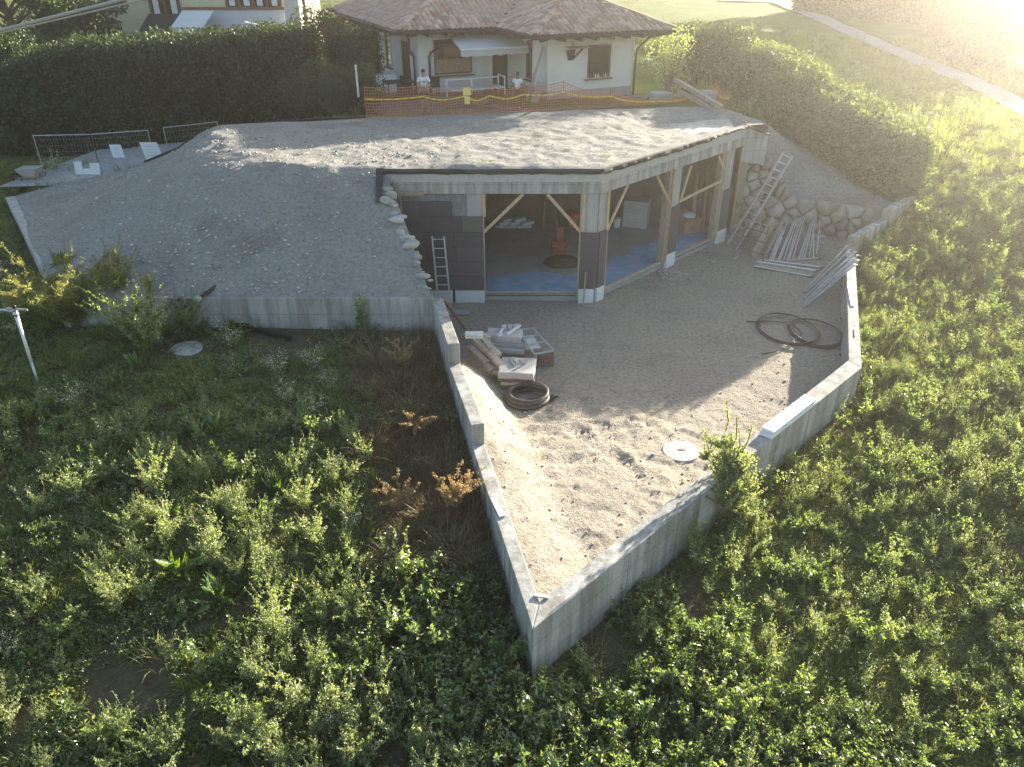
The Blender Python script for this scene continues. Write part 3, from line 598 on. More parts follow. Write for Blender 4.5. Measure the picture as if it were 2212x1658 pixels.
# boulder wall on the right, cells fitted to one another
t = thing('boulder_wall', 'wall of big fitted boulders sloping down from garage end to right yard wall', 'stone wall', (9, 30.4, 0))
r = random.Random(11); pts = []
tries = 0
while tries < 6000:
    tries += 1; u, v = r.uniform(0, 5.4), r.uniform(0, 3.5)
    if v > wall_top(u) - .08: continue
    big = .46 if v < 1.8 and u < 2.4 else .33
    if u > 2.6 and v > .95: dd = lambda a: math.hypot((u - a[0]) * .45, (v - a[1]) * 1.25)
    else: dd = lambda a: math.hypot((u - a[0]) * .9, (v - a[1]) * 1.12)
    if all(dd(a) > min(big, a[2]) * r.uniform(.85, 1.05) for a in pts): pts.append((u, v, big))
for i, (u, v, b_) in enumerate(pts):
    poly = [Vector((u - .9, v - .7)), Vector((u + .9, v - .7)), Vector((u + .9, v + .7)), Vector((u - .9, v + .7))]
    def clip(poly, m, n_):
        out = []
        for p, q in zip(poly, poly[1:] + poly[:1]):
            dp, dq = (p - m).dot(n_), (q - m).dot(n_)
            if dp <= 0: out.append(p)
            if dp * dq < 0: out.append(p + (q - p) * (dp / (dp - dq)))
        return out
    for j, (a, b, c) in enumerate(pts):
        if j != i and abs(a - u) < 2 and abs(b - v) < 2: poly = clip(poly, Vector(((a + u) / 2, (b + v) / 2)), Vector((a - u, b - v)).normalized())
    poly = clip(poly, Vector((0, -.05)), Vector((0, -1))); poly = clip(poly, Vector((0, 0)), Vector((-1, 0)))
    sl = (wall_top(min(u + .2, 5.5)) - wall_top(max(u - .2, 0))) / .4
    poly = clip(poly, Vector((u, wall_top(u) + .08)), Vector((-sl, 1)).normalized())
    if len(poly) < 3: continue
    den = []
    for p, q in zip(poly, poly[1:] + poly[:1]):
        den.append(p)
        if (q - p).length > .18: den.append((p + q) / 2 + Vector((r.uniform(-.015, .015), r.uniform(-.015, .015))))
    c = sum(den, Vector((0, 0))) / len(den); D_ = r.uniform(.10, .3); rings = []
    for sc, o_ in ((.97, -.12), (.965, .02), (.87, D_ * .55), (.6, D_ * .95)):
        rings.append([wall_pt(*(c + (p - c) * sc * r.uniform(.985, 1.01)), o_ + r.uniform(-.012, .012)) for p in den])
    k = len(den); vs = [p for g in rings for p in g] + [wall_pt(c.x, c.y, D_)]
    fs = [(g * k + j, g * k + (j + 1) % k, (g + 1) * k + (j + 1) % k, (g + 1) * k + j) for g in range(3) for j in range(k)] + [(3 * k + j, 3 * k + (j + 1) % k, 4 * k) for j in range(k)]
    MB().add(vs, fs).build('boulder', 'boulder', t, True)
mb = MB(); U = np.linspace(0, 5.4, 28)
mb.add([wall_pt(u, -.2, -.02) for u in U] + [wall_pt(u, wall_top(u) - .02, -.02) for u in U], [(i, i + 1, 29 + i, 28 + i) for i in range(27)])
mb.build('mortar_bed', 'rubble', t)
p = at(1762, 519, .1); q = share('flat_boulder', SD[2], (p.x, p.y, yz(p.x, p.y) + .06), None, (0, 0, .1), (.48, .26, .2)); tag(q, 'flat pale boulder lying at the foot of the boulder wall', 'stone')
p = at(1497, 574 - 20, 0); q = share('loose_stone', SD[3], (7.6, 27.2, .05), None, (0, 0, .6), (.15, .11, .1)); tag(q, 'single small loose stone on bare earth near the last garage column', 'stone')
# ------------------------------------------------------------------ white house behind
HA = R(24); HU = Vector((math.cos(HA), math.sin(HA))); HV = Vector((-math.sin(HA), math.cos(HA))); HC = Vector((5.83, 39.49)); HZ = 4.05
def hp(u, v, z): q = HC + HU * u + HV * v; return Vector((q.x, q.y, HZ + z))
UB, VI, UA, VL = -4.57, 4.25, -9.43, 16.6
H = thing('house', 'white plastered bungalow with clay tile hip roofs behind the mound', 'house', tuple(hp(-4, 4, 0)))
def hbox(u0, u1, v0, v1, z0, z1): 
    return MB().hexa([hp(u0, v0, z0), hp(u1, v0, z0), hp(u1, v1, z0), hp(u0, v1, z0)], [hp(u0, v0, z1), hp(u1, v0, z1), hp(u1, v1, z1), hp(u0, v1, z1)])
WT = 2.85
hbox(UB, 0, 0, 9, -.3, WT).build('wall', 'plaster', H); hbox(UA, UB + .02, VI, VL, -.3, WT).build('wall', 'plaster', H)
hbox(UB - .015, .015, -.015, 9, -.32, .42).build('plinth', 'plinth', H)
# openings: (side, along, width, sill, height)
def window(side, a, w_, z0, h_, blind=False, kind='window'):
    # side F: front wing (v=0), G: recessed front (v=VI), L: left wall (u=UA), M: left wall of front wing (u=UB)
    def q(s, o, z): return {'F': lambda: hp(s, -o, z), 'G': lambda: hp(s, VI - o, z), 'L': lambda: hp(UA - o, s, z), 'M': lambda: hp(UB - o, s, z)}[side]()
    def bx(s0, s1, o0, o1, za, zb): return MB().hexa([q(s0, o0, za), q(s1, o0, za), q(s1, o1, za), q(s0, o1, za)], [q(s0, o0, zb), q(s1, o0, zb), q(s1, o1, zb), q(s0, o1, zb)])
    a1 = a + w_
    pane = bx(a + .02, a1 - .02, .004, .012, z0 + .02, z0 + h_ - .02).build('window' if kind == 'window' else 'door', 'glass' if kind == 'window' else 'darkwood', H)
    f = .09
    mb = MB()
    for (s0, s1, za, zb) in ((a, a1, z0, z0 + f), (a, a1, z0 + h_ - f, z0 + h_), (a, a + f, z0 + f, z0 + h_ - f), (a1 - f, a1, z0 + f, z0 + h_ - f)):
        p = [q(s0, .0, za), q(s1, .0, za), q(s1, .05, za), q(s0, .05, za)]; p2 = [q(s0, .0, zb), q(s1, .0, zb), q(s1, .05, zb), q(s0, .05, zb)]; mb.hexa(p, p2)
    mb.build('frame', 'brown' if kind == 'window' else 'darkwood', pane)
    # plaster reveal standing proud around the recessed frame
    rv = MB()
    for (s0, s1, za, zb) in ((a - .05, a, z0 - .04, z0 + h_ + .05), (a1, a1 + .05, z0 - .04, z0 + h_ + .05), (a - .05, a1 + .05, z0 + h_, z0 + h_ + .05)):
        rv.hexa([q(s0, .0, za), q(s1, .0, za), q(s1, .09, za), q(s0, .09, za)], [q(s0, .0, zb), q(s1, .0, zb), q(s1, .09, zb), q(s0, .09, zb)])
    rv.build('reveal', 'plaster', pane)
    if kind == 'window': bx(a - .1, a1 + .1, .0, .16, z0 - .09, z0 - .045).build('sill', 'brown', pane)
    if blind:
        for k in range(12): bx(a + f, a1 - f, .014, .03, z0 + f + .01 + k * .05, z0 + f + .045 + k * .05).build('blind_slat', 'blind', pane)
    return pane
window('F', -2.55, 1.28, .92, 1.45); window('M', 1.5, .8, .75, 1.75)
window('G', UA + .75, 2.0, .85, 1.6, True); window('G', UB - 1.03, .85, .02, 2.1, kind='door')
window('L', VI + 1.1, 1.5, .05, 2.2, kind='door'); window('L', VI + 4.6, 1.0, .7, 1.6); window('L', VI + 8.6, 1.0, .7, 1.6)
# pale bottles on the right window sill, one glass candlestick group
for k, s in enumerate((-2.1, -1.95, -1.55)):
    p = hp(s, -.12, .88); tag(MB().lathe(p, [(.035, 0), (.035, .13), (.015, .18), (.015, .24)], 8).build('bottle', 'white', None, True), ('short pale bottle leftmost on the front window sill', 'pale bottle in the middle of the front window sill', 'pale bottle standing apart at the right of the front window sill')[k], 'bottle', 'bottles on the window sill')
# roof planes
OV = 1.35; SL = .42
W2 = (UB - OV, OV, -OV, 10.0); W1 = (UA - OV, OV + .4, VI - OV, VL + OV)
def wing_h(Wg, u, v):
    d = [u - Wg[0], Wg[1] - u, v - Wg[2], Wg[3] - v]; k = int(np.argmin(d)); return min(d) * SL, k
def roof_mesh(Wg, name):
    u0, u1, v0, v1 = Wg; hw = (u1 - u0) / 2; zt = hw * SL; e = WT + .12; um = (u0 + u1) / 2
    a, b, c, d_ = hp(u0, v0, e), hp(u1, v0, e), hp(u1, v1, e), hp(u0, v1, e); r1, r2 = hp(um, v0 + hw, e + zt), hp(um, v1 - hw, e + zt)
    mb = MB().add([a, b, c, d_, r1, r2], [(0, 1, 4), (1, 2, 5, 4), (2, 3, 5), (3, 0, 4, 5), (3, 2, 1, 0)]); return mb.build(name, 'tile_bed', H)
RF = roof_mesh(W1, 'roof'); RF2 = roof_mesh(W2, 'roof')
# clay tiles
def tile_data(r0=.135, r1=.115, L=.5, n=6):
    vs = []; fs = []
    for k, (rr, y) in enumerate(((r0, 0), (r1, L))):
        for i in range(n + 1):
            a = math.pi * i / n; vs.append((rr * math.cos(a), y, rr * .62 * math.sin(a)))
    for i in range(n): fs.append((i, i + 1, n + 2 + i, n + 1 + i))
    vs += [(p[0] * .86, p[1] + .001, p[2] * .8 - .008) for p in vs[:n + 1]]
    b = 2 * (n + 1)
    for i in range(n): fs.append((i + 1, i, b + i, b + i + 1))
    return vs, fs
TV, TF = tile_data()
tme = bpy.data.meshes.new('roof_tile'); tme.from_pydata(TV, [], TF); tme.materials.append(MT['tile']); tme.polygons.foreach_set('use_smooth', [True] * len(TF))
tiles = []
rr = random.Random(5)
for wi, Wg in enumerate((W1, W2)):
    u0, u1, v0, v1 = Wg; other = (W2, W1)[wi]
    for side in ('front', 'left'):
        ln = (u1 - u0) if side == 'front' else min(v1 - v0, 14.5)
        up = min((u1 - u0) / 2, 5.2) if side == 'front' else (u1 - u0) / 2
        for i in range(int(ln / .262)):
            for j in range(int(up / .385)):
                s, w_ = .13 + i * .262, -.05 + j * .385
                u, v = (u0 + s, v0 + w_) if side == 'front' else (u0 + w_, v0 + s)
                um, vm = (u, v + .2) if side == 'front' else (u + .2, v)
                h_, k = wing_h(Wg, um, vm)
                if k != (2 if side == 'front' else 0): continue
                if other[0] < um < other[1] and other[2] < vm < other[3] and wing_h(other, um, vm)[0] > h_ + .03: continue
                z = WT + .14 + w_ * SL + .02
                pos = hp(u, v, z); rz = HA if side == 'front' else HA - math.pi / 2
                M_ = Matrix.Rotation(rz + rr.uniform(-.03, .03), 4, 'Z') @ Matrix.Rotation(math.atan(SL) - .03, 4, 'X')
                M_.translation = pos; d2 = (pos - Vector((0, 0, CAM_H))).length
                ve = atan = None
                tiles.append((d2, M_, wi))
def on_frame(p):
    q = p - Vector((0, 0, CAM_H)); dd = q.y * _c - q.z * _s; return 0 < 829 - FOCAL * (q.y * _s + q.z * _c) / dd + 20
tiles = [tl for tl in tiles if on_frame(tl[1].translation)] + [tl for tl in tiles if not on_frame(tl[1].translation)]
nvis = sum(on_frame(tl[1].translation) for tl in tiles)
vis = sorted(tiles[:nvis], key=lambda a: a[0]); rest = vis[295:] + tiles[nvis:]
for d2, M_, wi in vis[:295]:
    par = (RF, RF2)[wi]; o = bpy.data.objects.new('roof_tile', tme); COL.objects.link(o); o.parent = par
    M2 = M_.copy(); M2.translation = M_.translation - Vector(H.location); o.matrix_local = M2
mb = MB()
for d2, M_, wi in rest: mb.add([M_ @ Vector(p) for p in TV], TF)
o = mb.build('roof_tiles', 'tile', RF, True); o['kind'] = 'stuff'
# hip caps
def caps(a, b, par):
    a, b = Vector(a), Vector(b); L = (b - a).length; k = int(L / .4); d = (b - a).normalized()
    for i in range(k):
        p = a + d * (i * .4); o = bpy.data.objects.new('hip_tile', tme); COL.objects.link(o); o.parent = par
        q = d.to_track_quat('Y', 'Z').to_matrix().to_4x4() @ Matrix.Scale(1.15, 4); q.translation = p - Vector(H.location); o.matrix_local = q
e = WT + .2
for Wg, par in ((W1, RF), (W2, RF2)):
    u0, u1, v0, v1 = Wg; hw = (u1 - u0) / 2
    caps(hp(u0, v0, e), hp(u0 + min(hw, 4), v0 + min(hw, 4), e + min(hw, 4) * SL), par)
    if Wg is W2: caps(hp(u1, v0, e), hp(u1 - 3.1, v0 + 3.1, e + 3.1 * SL), par)
# gutter, soffit, rafter tails, corner brackets
def gut(a, b): MB().bar(a, b, .15, .15).build('gutter', 'gutter', H, bevel=.03)
g = WT + .06
c1, c2, c3, c4, c5 = hp(W2[1], W2[2] - .05, g), hp(W2[0] - .05, W2[2] - .05, g), hp(W2[0] - .05, W1[2] - .05, g), hp(W1[0] - .05, W1[2] - .05, g), hp(W1[0] - .05, W1[3], g)
for a, b in ((c1, c2), (c2, c3), (c3, c4), (c4, c5)): gut(a, b)
def rafter(a, b): MB().bar(a, b, .14, .17).build('rafter', 'brown', H)
for k in range(6): u = -.25 - k * .82; rafter(hp(u, .1, WT - .07), hp(u, -OV + .1, WT - .09))
for k in range(3): v = .7 + k * .95; rafter(hp(UB + .1, v, WT - .07), hp(UB - OV + .1, v, WT - .09))
for k in range(5): u = UB - 1.0 - k * .9; rafter(hp(u, VI + .1, WT - .07), hp(u, VI - OV + .1, WT - .09))
for k in range(13): v = VI + .4 + k * .92; rafter(hp(UA + .1, v, WT - .07), hp(UA - OV + .1, v, WT - .09))
for (u, v, du, dv) in ((0, 0, .8, -.8), (UB, 0, -.8, -.8), (UA, VI, -.8, -.8)): rafter(hp(u, v, WT - .1), hp(u + du * .95, v + dv * .95, WT - .11))
# rain pipes
def pipe(pts): MB().tube(pts, .055, 10).build('downpipe', 'gutter', H, True)
pipe([c1 + Vector((-.2, 0, -.05)), hp(.35, -.75, WT - .2), hp(.12, -.12, WT - .75), hp(.08, -.1, WT - .95), hp(.08, -.1, -.1)])
pipe([hp(W1[0] + .5, W1[2], WT - .0), hp(W1[0] + .55, W1[2] + .1, WT - .3), hp(UA - .14, VI + 1.0, WT - .95), hp(UA - .12, VI + .35, WT - 1.15), hp(UA - .12, VI + .3, 0)])
pipe([hp(UA + 1.35, W1[2], WT), hp(UA + 1.3, W1[2] + .1, WT - .25), hp(UA + .6, VI - .14, WT - .95), hp(UA + .52, VI - .1, WT - 1.15), hp(UA + .52, VI - .1, 0)])
# awning
AW = thing('awning', 'pale grey folding awning let out over the recessed house front', 'awning', tuple(hp(UA + 3, VI - .2, 2)))
a0, a1_ = UA + 1.35, UB - .05; zA, zB, out = WT - .08, WT - .66, 2.0
mb = MB(); nA = 8
mb.add([hp(a0 + (a1_ - a0) * i / nA, VI - .22, zA) for i in range(nA + 1)] + [hp(a0 + (a1_ - a0) * i / nA, VI - .22 - out, zB) for i in range(nA + 1)], [(i, i + 1, nA + 2 + i, nA + 1 + i) for i in range(nA)])
o = mb.build('canopy', 'awning', AW); o.modifiers.new('thick', 'SOLIDIFY').thickness = .012
mb = MB(); mb.add([hp(a0 + (a1_ - a0) * i / 24, VI - .24 - out, zB - .03) for i in range(25)] + [hp(a0 + (a1_ - a0) * i / 24, VI - .26 - out, zB - .3 + .03 * math.cos(i * 1.57)) for i in range(25)], [(i, i + 1, 26 + i, 25 + i) for i in range(24)])
o = mb.build('valance', 'awning', AW); o.modifiers.new('thick', 'SOLIDIFY').thickness = .01
MB().bar(hp(a0, VI - .24 - out, zB), hp(a1_, VI - .24 - out, zB), .08, .08).build('front_rail', 'white', AW, bevel=.02)
MB().bar(hp(a0 - .05, VI - .16, zA + .06), hp(a1_ + .03, VI - .16, zA + .06), .16, .16).build('cassette', 'white', AW, bevel=.03)
for s in (a0 + .3, a1_ - .3): MB().tube([hp(s, VI - .2, zA - .05), hp(s + (.5 if s < -7 else -.5), VI - .2 - out * .5, (zA + zB) / 2 - .1), hp(s, VI - .2 - out, zB - .03)], .03, 6).build('folding_arm', 'white', AW)
# dish on the wall, camera under the eaves, plank leaning on the wall
t = thing('wall_dish', 'flat dark dish on a wall bracket left of the front window', 'antenna', tuple(hp(-3.3, -.1, 2.2)))
MB().box(hp(-3.35, -.55, 2.35), (.95, .7, .03), HA).build('flat_dish', 'oldwood', t); MB().hexa([hp(-3.55, -.02, 1.75), hp(-3.3, -.02, 1.75), hp(-3.3, -.08, 1.75), hp(-3.55, -.08, 1.75)], [hp(-3.65, -.02, 2.2), hp(-3.2, -.02, 2.2), hp(-3.2, -.08, 2.2), hp(-3.65, -.08, 2.2)]).build('wall_plate', 'darkwood', t); MB().bar(hp(-3.3, -.05, 1.8), hp(-3.05, -.6, 2.34), .07).build('arm', 'darkwood', t)
t = thing('security_camera', 'small white security camera under the eaves above the narrow window', 'camera', tuple(hp(UB - .3, 1.6, 2.6)))
MB().bar(hp(UB - .2, 1.7, 2.58), hp(UB - .52, 1.45, 2.52), .1, .1).build('camera_body', 'white', t, bevel=.02); MB().bar(hp(UB, 1.75, 2.62), hp(UB - .25, 1.68, 2.6), .04).build('bracket', 'white', t)
for (u, z, l) in ((-3.3, 2.45, 'round wall lamp high on the front wing beside the corner bracket'),): tag(MB().ball(hp(u, -.06, z), .11, (1, .6, 1)).build('wall_lamp', 'awning', None, True), l, 'lamp')
tag(MB().bar(hp(UB - .95, .3, .0), hp(UB - .12, .25, 2.35), .16, .06).build('leaning_plank', 'oldwood'), 'long grey plank leaning against the front wing of the house', 'plank')
tag(MB().bar(hp(UB - .75, -.15, .0), hp(UB - .35, .0, .9), .35, .05, (.3, -.9, 0)).build('leaning_board', 'plinth'), 'short grey board leaning beside the long plank at the house corner', 'board')
# terrace furniture
def table(name, label, c, sx, sy, h_, rz, mt, ml, skirt=None):
    t = thing(name, label, 'table', tuple(c)); M_ = Matrix.Rotation(rz, 3, 'Z')
    MB().box(c + Vector((0, 0, h_)), (sx, sy, .05), rz).build('table_top', mt, t, bevel=.01)
    for a in (-1, 1):
        for b in (-1, 1):
            q = c + M_ @ Vector((a * (sx / 2 - .05), b * (sy / 2 - .05), 0)); MB().bar(q, q + Vector((0, 0, h_ - .026)), .05).build('leg', ml, t)
    if skirt: MB().box(c + Vector((0, 0, h_ - .19)), (sx - .12, sy - .12, .3), rz).build('side_panel', skirt, t)
    return t
g4 = lambda u, v: Vector((*(HC + HU * u + HV * v), 4.08))
table('table', 'black square table on the terrace left of the man', g4(UA - 1.3, VI - .8), 1.35, 1.0, .76, HA, 'black', 'black')
table('games_table', 'table with dark blue sides at the far end of the side terrace', g4(UA - 2.2, VI + 6.6), 1.5, .8, .86, HA, 'darkwood', 'black', 'bluebox')
table('side_table', 'low white table beside the games table', g4(UA - 1.3, VI + 3.8), 1.0, .7, .6, HA, 'white', 'white')
t = thing('freezer_chest', 'white chest freezer between the low white table and the black table', 'freezer', tuple(g4(UA - 1.4, VI + 1.3)))
MB().box(g4(UA - 1.4, VI + 1.3) + Vector((0, 0, .38)), (1.0, .7, .76), HA).build('cabinet', 'white', t, bevel=.02); MB().box(g4(UA - 1.4, VI + 1.3) + Vector((0, 0, .80)), (1.03, .73, .07), HA).build('lid', 'white', t, bevel=.02)
def chair(label, c, rz, m='black'):
    t = thing('garden_chair', label, 'chair', tuple(c), 'chairs on the terrace'); M_ = Matrix.Rotation(rz, 3, 'Z')
    MB().box(c + Vector((0, 0, .44)), (.45, .45, .04), rz).build('seat', m, t, bevel=.01)
    MB().box(c + M_ @ Vector((0, .21, .68)), (.45, .04, .44), rz).build('backrest', m, t, bevel=.01)
    for a in (-1, 1):
        for b in (-1, 1): q = c + M_ @ Vector((a * .19, b * .19, 0)); MB().bar(q, q + Vector((0, 0, .42)), .035).build('leg', m, t)
chair('black chair tucked behind the black terrace table', g4(UA - .7, VI - .1), 2.2); chair('black chair standing between the man and the rain pipe', g4(UA + .45, VI - .8), 3.6); chair('dark chair beside the person near the house door', g4(UB + .2 - 1.1, VI - 2.5), .4, 'oldwood')
# white metal daybed in front of the door, stacked boards
t = thing('daybed_frame', 'white metal daybed frame on the terrace under the awning', 'daybed', tuple(g4(UB - 2.6, VI - 1.3)))
for a, b in (((UB - 3.9, VI - 1.2, .0), (UB - 3.9, VI - 1.2, .75)), ((UB - 1.2, VI - 1.2, 0), (UB - 1.2, VI - 1.2, .85)), ((UB - 1.2, VI - 2.0, 0), (UB - 1.2, VI - 2.0, .85)), ((UB - 2.6, VI - 1.2, 0), (UB - 2.6, VI - 1.2, .72))):
    MB().bar(g4(*a[:2]) + Vector((0, 0, a[2])), g4(*b[:2]) + Vector((0, 0, b[2])), .06).build('post', 'white', t)
MB().bar(g4(UB - 3.9, VI - 1.2) + Vector((0, 0, .75)), g4(UB - 1.2, VI - 1.2) + Vector((0, 0, .75)), .06).build('back_rail', 'white', t)
MB().bar(g4(UB - 1.2, VI - 1.2) + Vector((0, 0, .85)), g4(UB - 1.2, VI - 2.0) + Vector((0, 0, .85)), .06).build('end_rail', 'white', t)
MB().box(g4(UB - 2.55, VI - 1.6) + Vector((0, 0, .36)), (2.7, .8, .07), HA).build('bed_base', 'white', t)
# terrace paving strip
o = MB().hexa([hp(UA - 3.2, -3, -.2), hp(2.2, -2.4, -.2), hp(2.2, VI, -.2), hp(UA - 3.2, VL, -.2)], [hp(UA - 3.2, -3, .02), hp(2.2, -2.4, .02), hp(2.2, VI, .02), hp(UA - 3.2, VL, .02)]).build('terrace', 'paverbrown'); struct(o, 'brown paved terrace round the white house')

# ------------------------------------------------------------------ people
def limb_body(name, joints, edges, radii, m, parent, sub=2):
    me = bpy.data.meshes.new(name); me.from_pydata([tuple(j) for j in joints], edges, []); o = bpy.data.objects.new(name, me); COL.objects.link(o); o.parent = parent
    sk = o.modifiers.new('skin', 'SKIN'); sk.use_smooth_shade = True
    for v, r_ in zip(me.skin_vertices[0].data, radii): v.radius = (r_, r_) if not isinstance(r_, tuple) else r_; v.use_root = False
    me.skin_vertices[0].data[0].use_root = True
    o.modifiers.new('sub', 'SUBSURF').levels = sub; o.modifiers['sub'].render_levels = sub; me.materials.append(MT[m]); return o
def person(label, c, H_, rz, skin, arms, look, top='tee', print_=False):
    t = thing('person', label, 'person', tuple(c)); t.rotation_euler = (0, 0, rz); k = H_ / 1.75
    J = [(0, 0, .95), (0, 0, 1.12), (0, 0, 1.32), (0, 0, 1.45), (0, -.01, 1.53), (0, -.02 + look * .02, 1.60), (0, -.02 - look * .03, 1.70)]
    rd = [(.15, .10), (.14, .10), (.17, .11), (.09, .07), .055, (.075, .09), (.07, .085)]
    E = [(0, 1), (1, 2), (2, 3), (3, 4), (4, 5), (5, 6)]
    for sx in (-1, 1):
        b = len(J); J += [(sx * .09, 0, .88), (sx * .10, -.02, .48), (sx * .11, .02, .09), (sx * .12, -.12, .04)]; rd += [.085, .058, .042, .04]; E += [(0, b), (b, b + 1), (b + 1, b + 2), (b + 2, b + 3)]
        s_, e_, w_ = [(sx * p[0], p[1], p[2]) for p in arms]; b = len(J); J += [(sx * .19, 0, 1.40), e_, w_]; rd += [.055, .042, .032]; E += [(3, b), (b, b + 1), (b + 1, b + 2)]
        h0 = Vector(w_); f = (h0 - Vector(e_)).normalized(); sd = Vector((-sx, 0, 0)); b = len(J)
        J.append(tuple(h0 + f * .06)); rd.append((.035, .02)); E.append((b - 1, b))
        for q, (o_, l_) in enumerate(((-.027, .075), (-.009, .085), (.009, .08), (.027, .065))):
            J.append(tuple(h0 + f * (.09 + l_ * .5) + sd * o_ + Vector((0, 0, -.01)))); rd.append(.009); E.append((b, len(J) - 1)); J.append(tuple(h0 + f * (.09 + l_) + sd * o_ + Vector((0, -.01, -.03)))); rd.append(.008); E.append((len(J) - 2, len(J) - 1))
        J.append(tuple(h0 + f * .05 + sd * .05)); rd.append(.010); E.append((b, len(J) - 1))
    J = [tuple(x * k for x in p) for p in J]; rd = [tuple(x * k for x in r_) if isinstance(r_, tuple) else r_ * k for r_ in rd]
    limb_body('body', J, E, rd, skin, t)
    S = [(0, 0, .90), (0, 0, 1.12), (0, 0, 1.32), (0, 0, 1.44)]; SR = [(.175, .125), (.16, .12), (.19, .13), (.10, .085)]; SE = [(0, 1), (1, 2), (2, 3)]
    for sx in (-1, 1):
        b = len(S); e_ = arms[1]; S += [(sx * .20, 0, 1.39), (sx * (.2 * .4 + e_[0] * .6), e_[1] * .6, 1.39 * .4 + e_[2] * .6)]; SR += [.075, .07]; SE += [(3, b), (b, b + 1)]
    limb_body('shirt', [tuple(x * k for x in p) for p in S], SE, [tuple(x * k for x in r_) if isinstance(r_, tuple) else r_ * k for r_ in SR], top, t)
    S = [(0, 0, .93), (0, 0, .86)]; SR = [(.17, .12), (.15, .11)]; SE = [(0, 1)]
    for sx in (-1, 1): b = len(S); S += [(sx * .095, 0, .78), (sx * .105, -.02, .52)]; SR += [.10, .085]; SE += [(1, b), (b, b + 1)]
    limb_body('shorts', [tuple(x * k for x in p) for p in S], SE, [tuple(x * k for x in r_) if isinstance(r_, tuple) else r_ * k for r_ in SR], 'shorts', t)
    off_ = Vector(c); hd = Vector((0, -.02 - look * .02, 1.665)) * k
    def part(nm, p, r_, sc, m, sub=2): o = MB().ball((0, 0, 0), r_ * k, sc, sub).build(nm, m, None, True); o.parent = t; o.location = p; return o
    part('hair', hd + Vector((0, .022 * k, .035 * k)), .098, (.9, 1.02, .9), 'hair', 3)
    for sx in (-1, 1): part('eye', hd + Vector((sx * .032, -.086 - .01 * look, .0)) * 1 * k if False else hd + Vector((sx * .032 * k, -.084 * k, .0)), .011, (1, .6, 1), 'hair', 1); part('ear', hd + Vector((sx * .078 * k, .01, -.01)), .022, (.5, .8, 1.2), skin, 1)
    part('nose', hd + Vector((0, -.094 * k, -.025 * k)), .016, (.8, 1, 1.3), skin, 1); part('mouth', hd + Vector((0, -.082 * k, -.062 * k)), .02, (1.1, .4, .3), 'brown', 1)
    for sx in (-1, 1): part('shoe', Vector((sx * .12 * k, -.05 * k, .04 * k)), .07, (.65, 1.7, .6), 'white', 2)
    if print_:
        o = MB().box((0, 0, 0), (.24 * k, .012, .05 * k)).build('shirt_print', 'greyprint', None); o.parent = t; o.location = Vector((0, -.128, 1.27)) * k
    return t
pm = at(917, 203, 4.55); pm = Vector((-3.85, 35.2, 4.02))
person('man in white T-shirt with grey print, head bowed over a handset in both hands', pm, 1.76, .1, 'skin', ((.19, 0, 1.4), (.27, -.08, 1.12), (.10, -.30, 1.06)), 1.2, print_=True)
t = thing('remote_control', 'dark handset held in both hands by the man at the orange net', 'remote control', (pm.x, pm.y - .42, pm.z + 1.07)); MB().box((pm.x, pm.y - .42, pm.z + 1.07), (.2, .1, .05), .1).build('handset', 'black', t, bevel=.01)
for sx in (-1, 1): MB().bar((pm.x + sx * .07, pm.y - .45, pm.z + 1.1), (pm.x + sx * .08, pm.y - .52, pm.z + 1.18), .014).build('aerial', 'black', t)
person('slim person in plain white T-shirt standing with arms down near the house door', Vector((.25, 36.0, 4.05)), 1.5, -.2, 'skin2', ((.19, 0, 1.4), (.22, .01, 1.13), (.21, -.04, .9)), 0)

# ------------------------------------------------------------------ orange net fence with tape
NP = [(793, 258, 190), (918, 251, 186), (1005, 248, 188), (1058, 245, 189), (1128, 242, 186), (1215, 236, 178), (1316, 231, 196), (1425, 226, 222), (1500, 220, 200), (1541, 222, 182), (1570, 232, 181)]
base = [];
for (x, yb, yt) in NP:
    p = at(x, yb, 4.42); top = atY(x, yt, p.y); base.append((p.x, p.y, 4.42, max(top.z, 4.6)))
base[-1] = (base[-1][0], base[-1][1], 4.2, 5.1)
NF = thing('net_fence', 'sagging orange plastic net fence along the back edge of the mound', 'fence', base[3][:3])
def fpt(s, k):                                           # s along the posts, k 0..1 up
    i = min(int(s), len(base) - 2); f_ = s - i; a, b = base[i], base[i + 1]
    x, y, zb, zt = [a[j] * (1 - f_) + b[j] * f_ for j in range(4)]; sag = math.sin(f_ * math.pi)
    zt -= (.04 + .12 * abs(math.sin(i * 2.3))) * sag; bul = .10 * math.sin(s * 5.1 + k * 3) * math.sin(k * math.pi)
    return Vector((x, y - bul, zb + .02 + (zt - zb) * k - .03 * sag * k))
mb = MB(); S = [];
for i in range(len(base) - 1):
    L = math.hypot(base[i + 1][0] - base[i][0], base[i + 1][1] - base[i][1]); n_ = max(4, int(L / .105))
    S += [i + j / n_ for j in range(n_)]
S.append(len(base) - 1)
for s in S: 
    K = [fpt(s, k / 5) for k in range(6)]
    for a, b in zip(K, K[1:]): mb.bar(a, b, .016, .006, (0, 1, 0))
for kk in range(11):
    wd = .028 if kk in (0, 5, 10) else .016
    for a, b in zip(S, S[1:]): mb.bar(fpt(a, kk / 10), fpt(b, kk / 10), wd * .3, wd, (0, 0, 1))
o = mb.build('netting', 'net', NF); o['kind'] = 'stuff'
for (x, y, zb, zt) in base: MB().tube([(x, y + .03, zb - .2), (x + .02, y + .03, zt + .08)], .014, 6).build('post', 'rust', NF)
T = thing('warning_tape', 'yellow warning tape printed in black strung along the orange net', 'tape', base[3][:3])
mb = MB(); mq = MB(); tp = []
for s in np.linspace(0, len(base) - 1, 140):
    p = fpt(s, .66 - .04 * math.sin((s % 1) * math.pi)); tp.append(p + Vector((0, -.09, 0)))
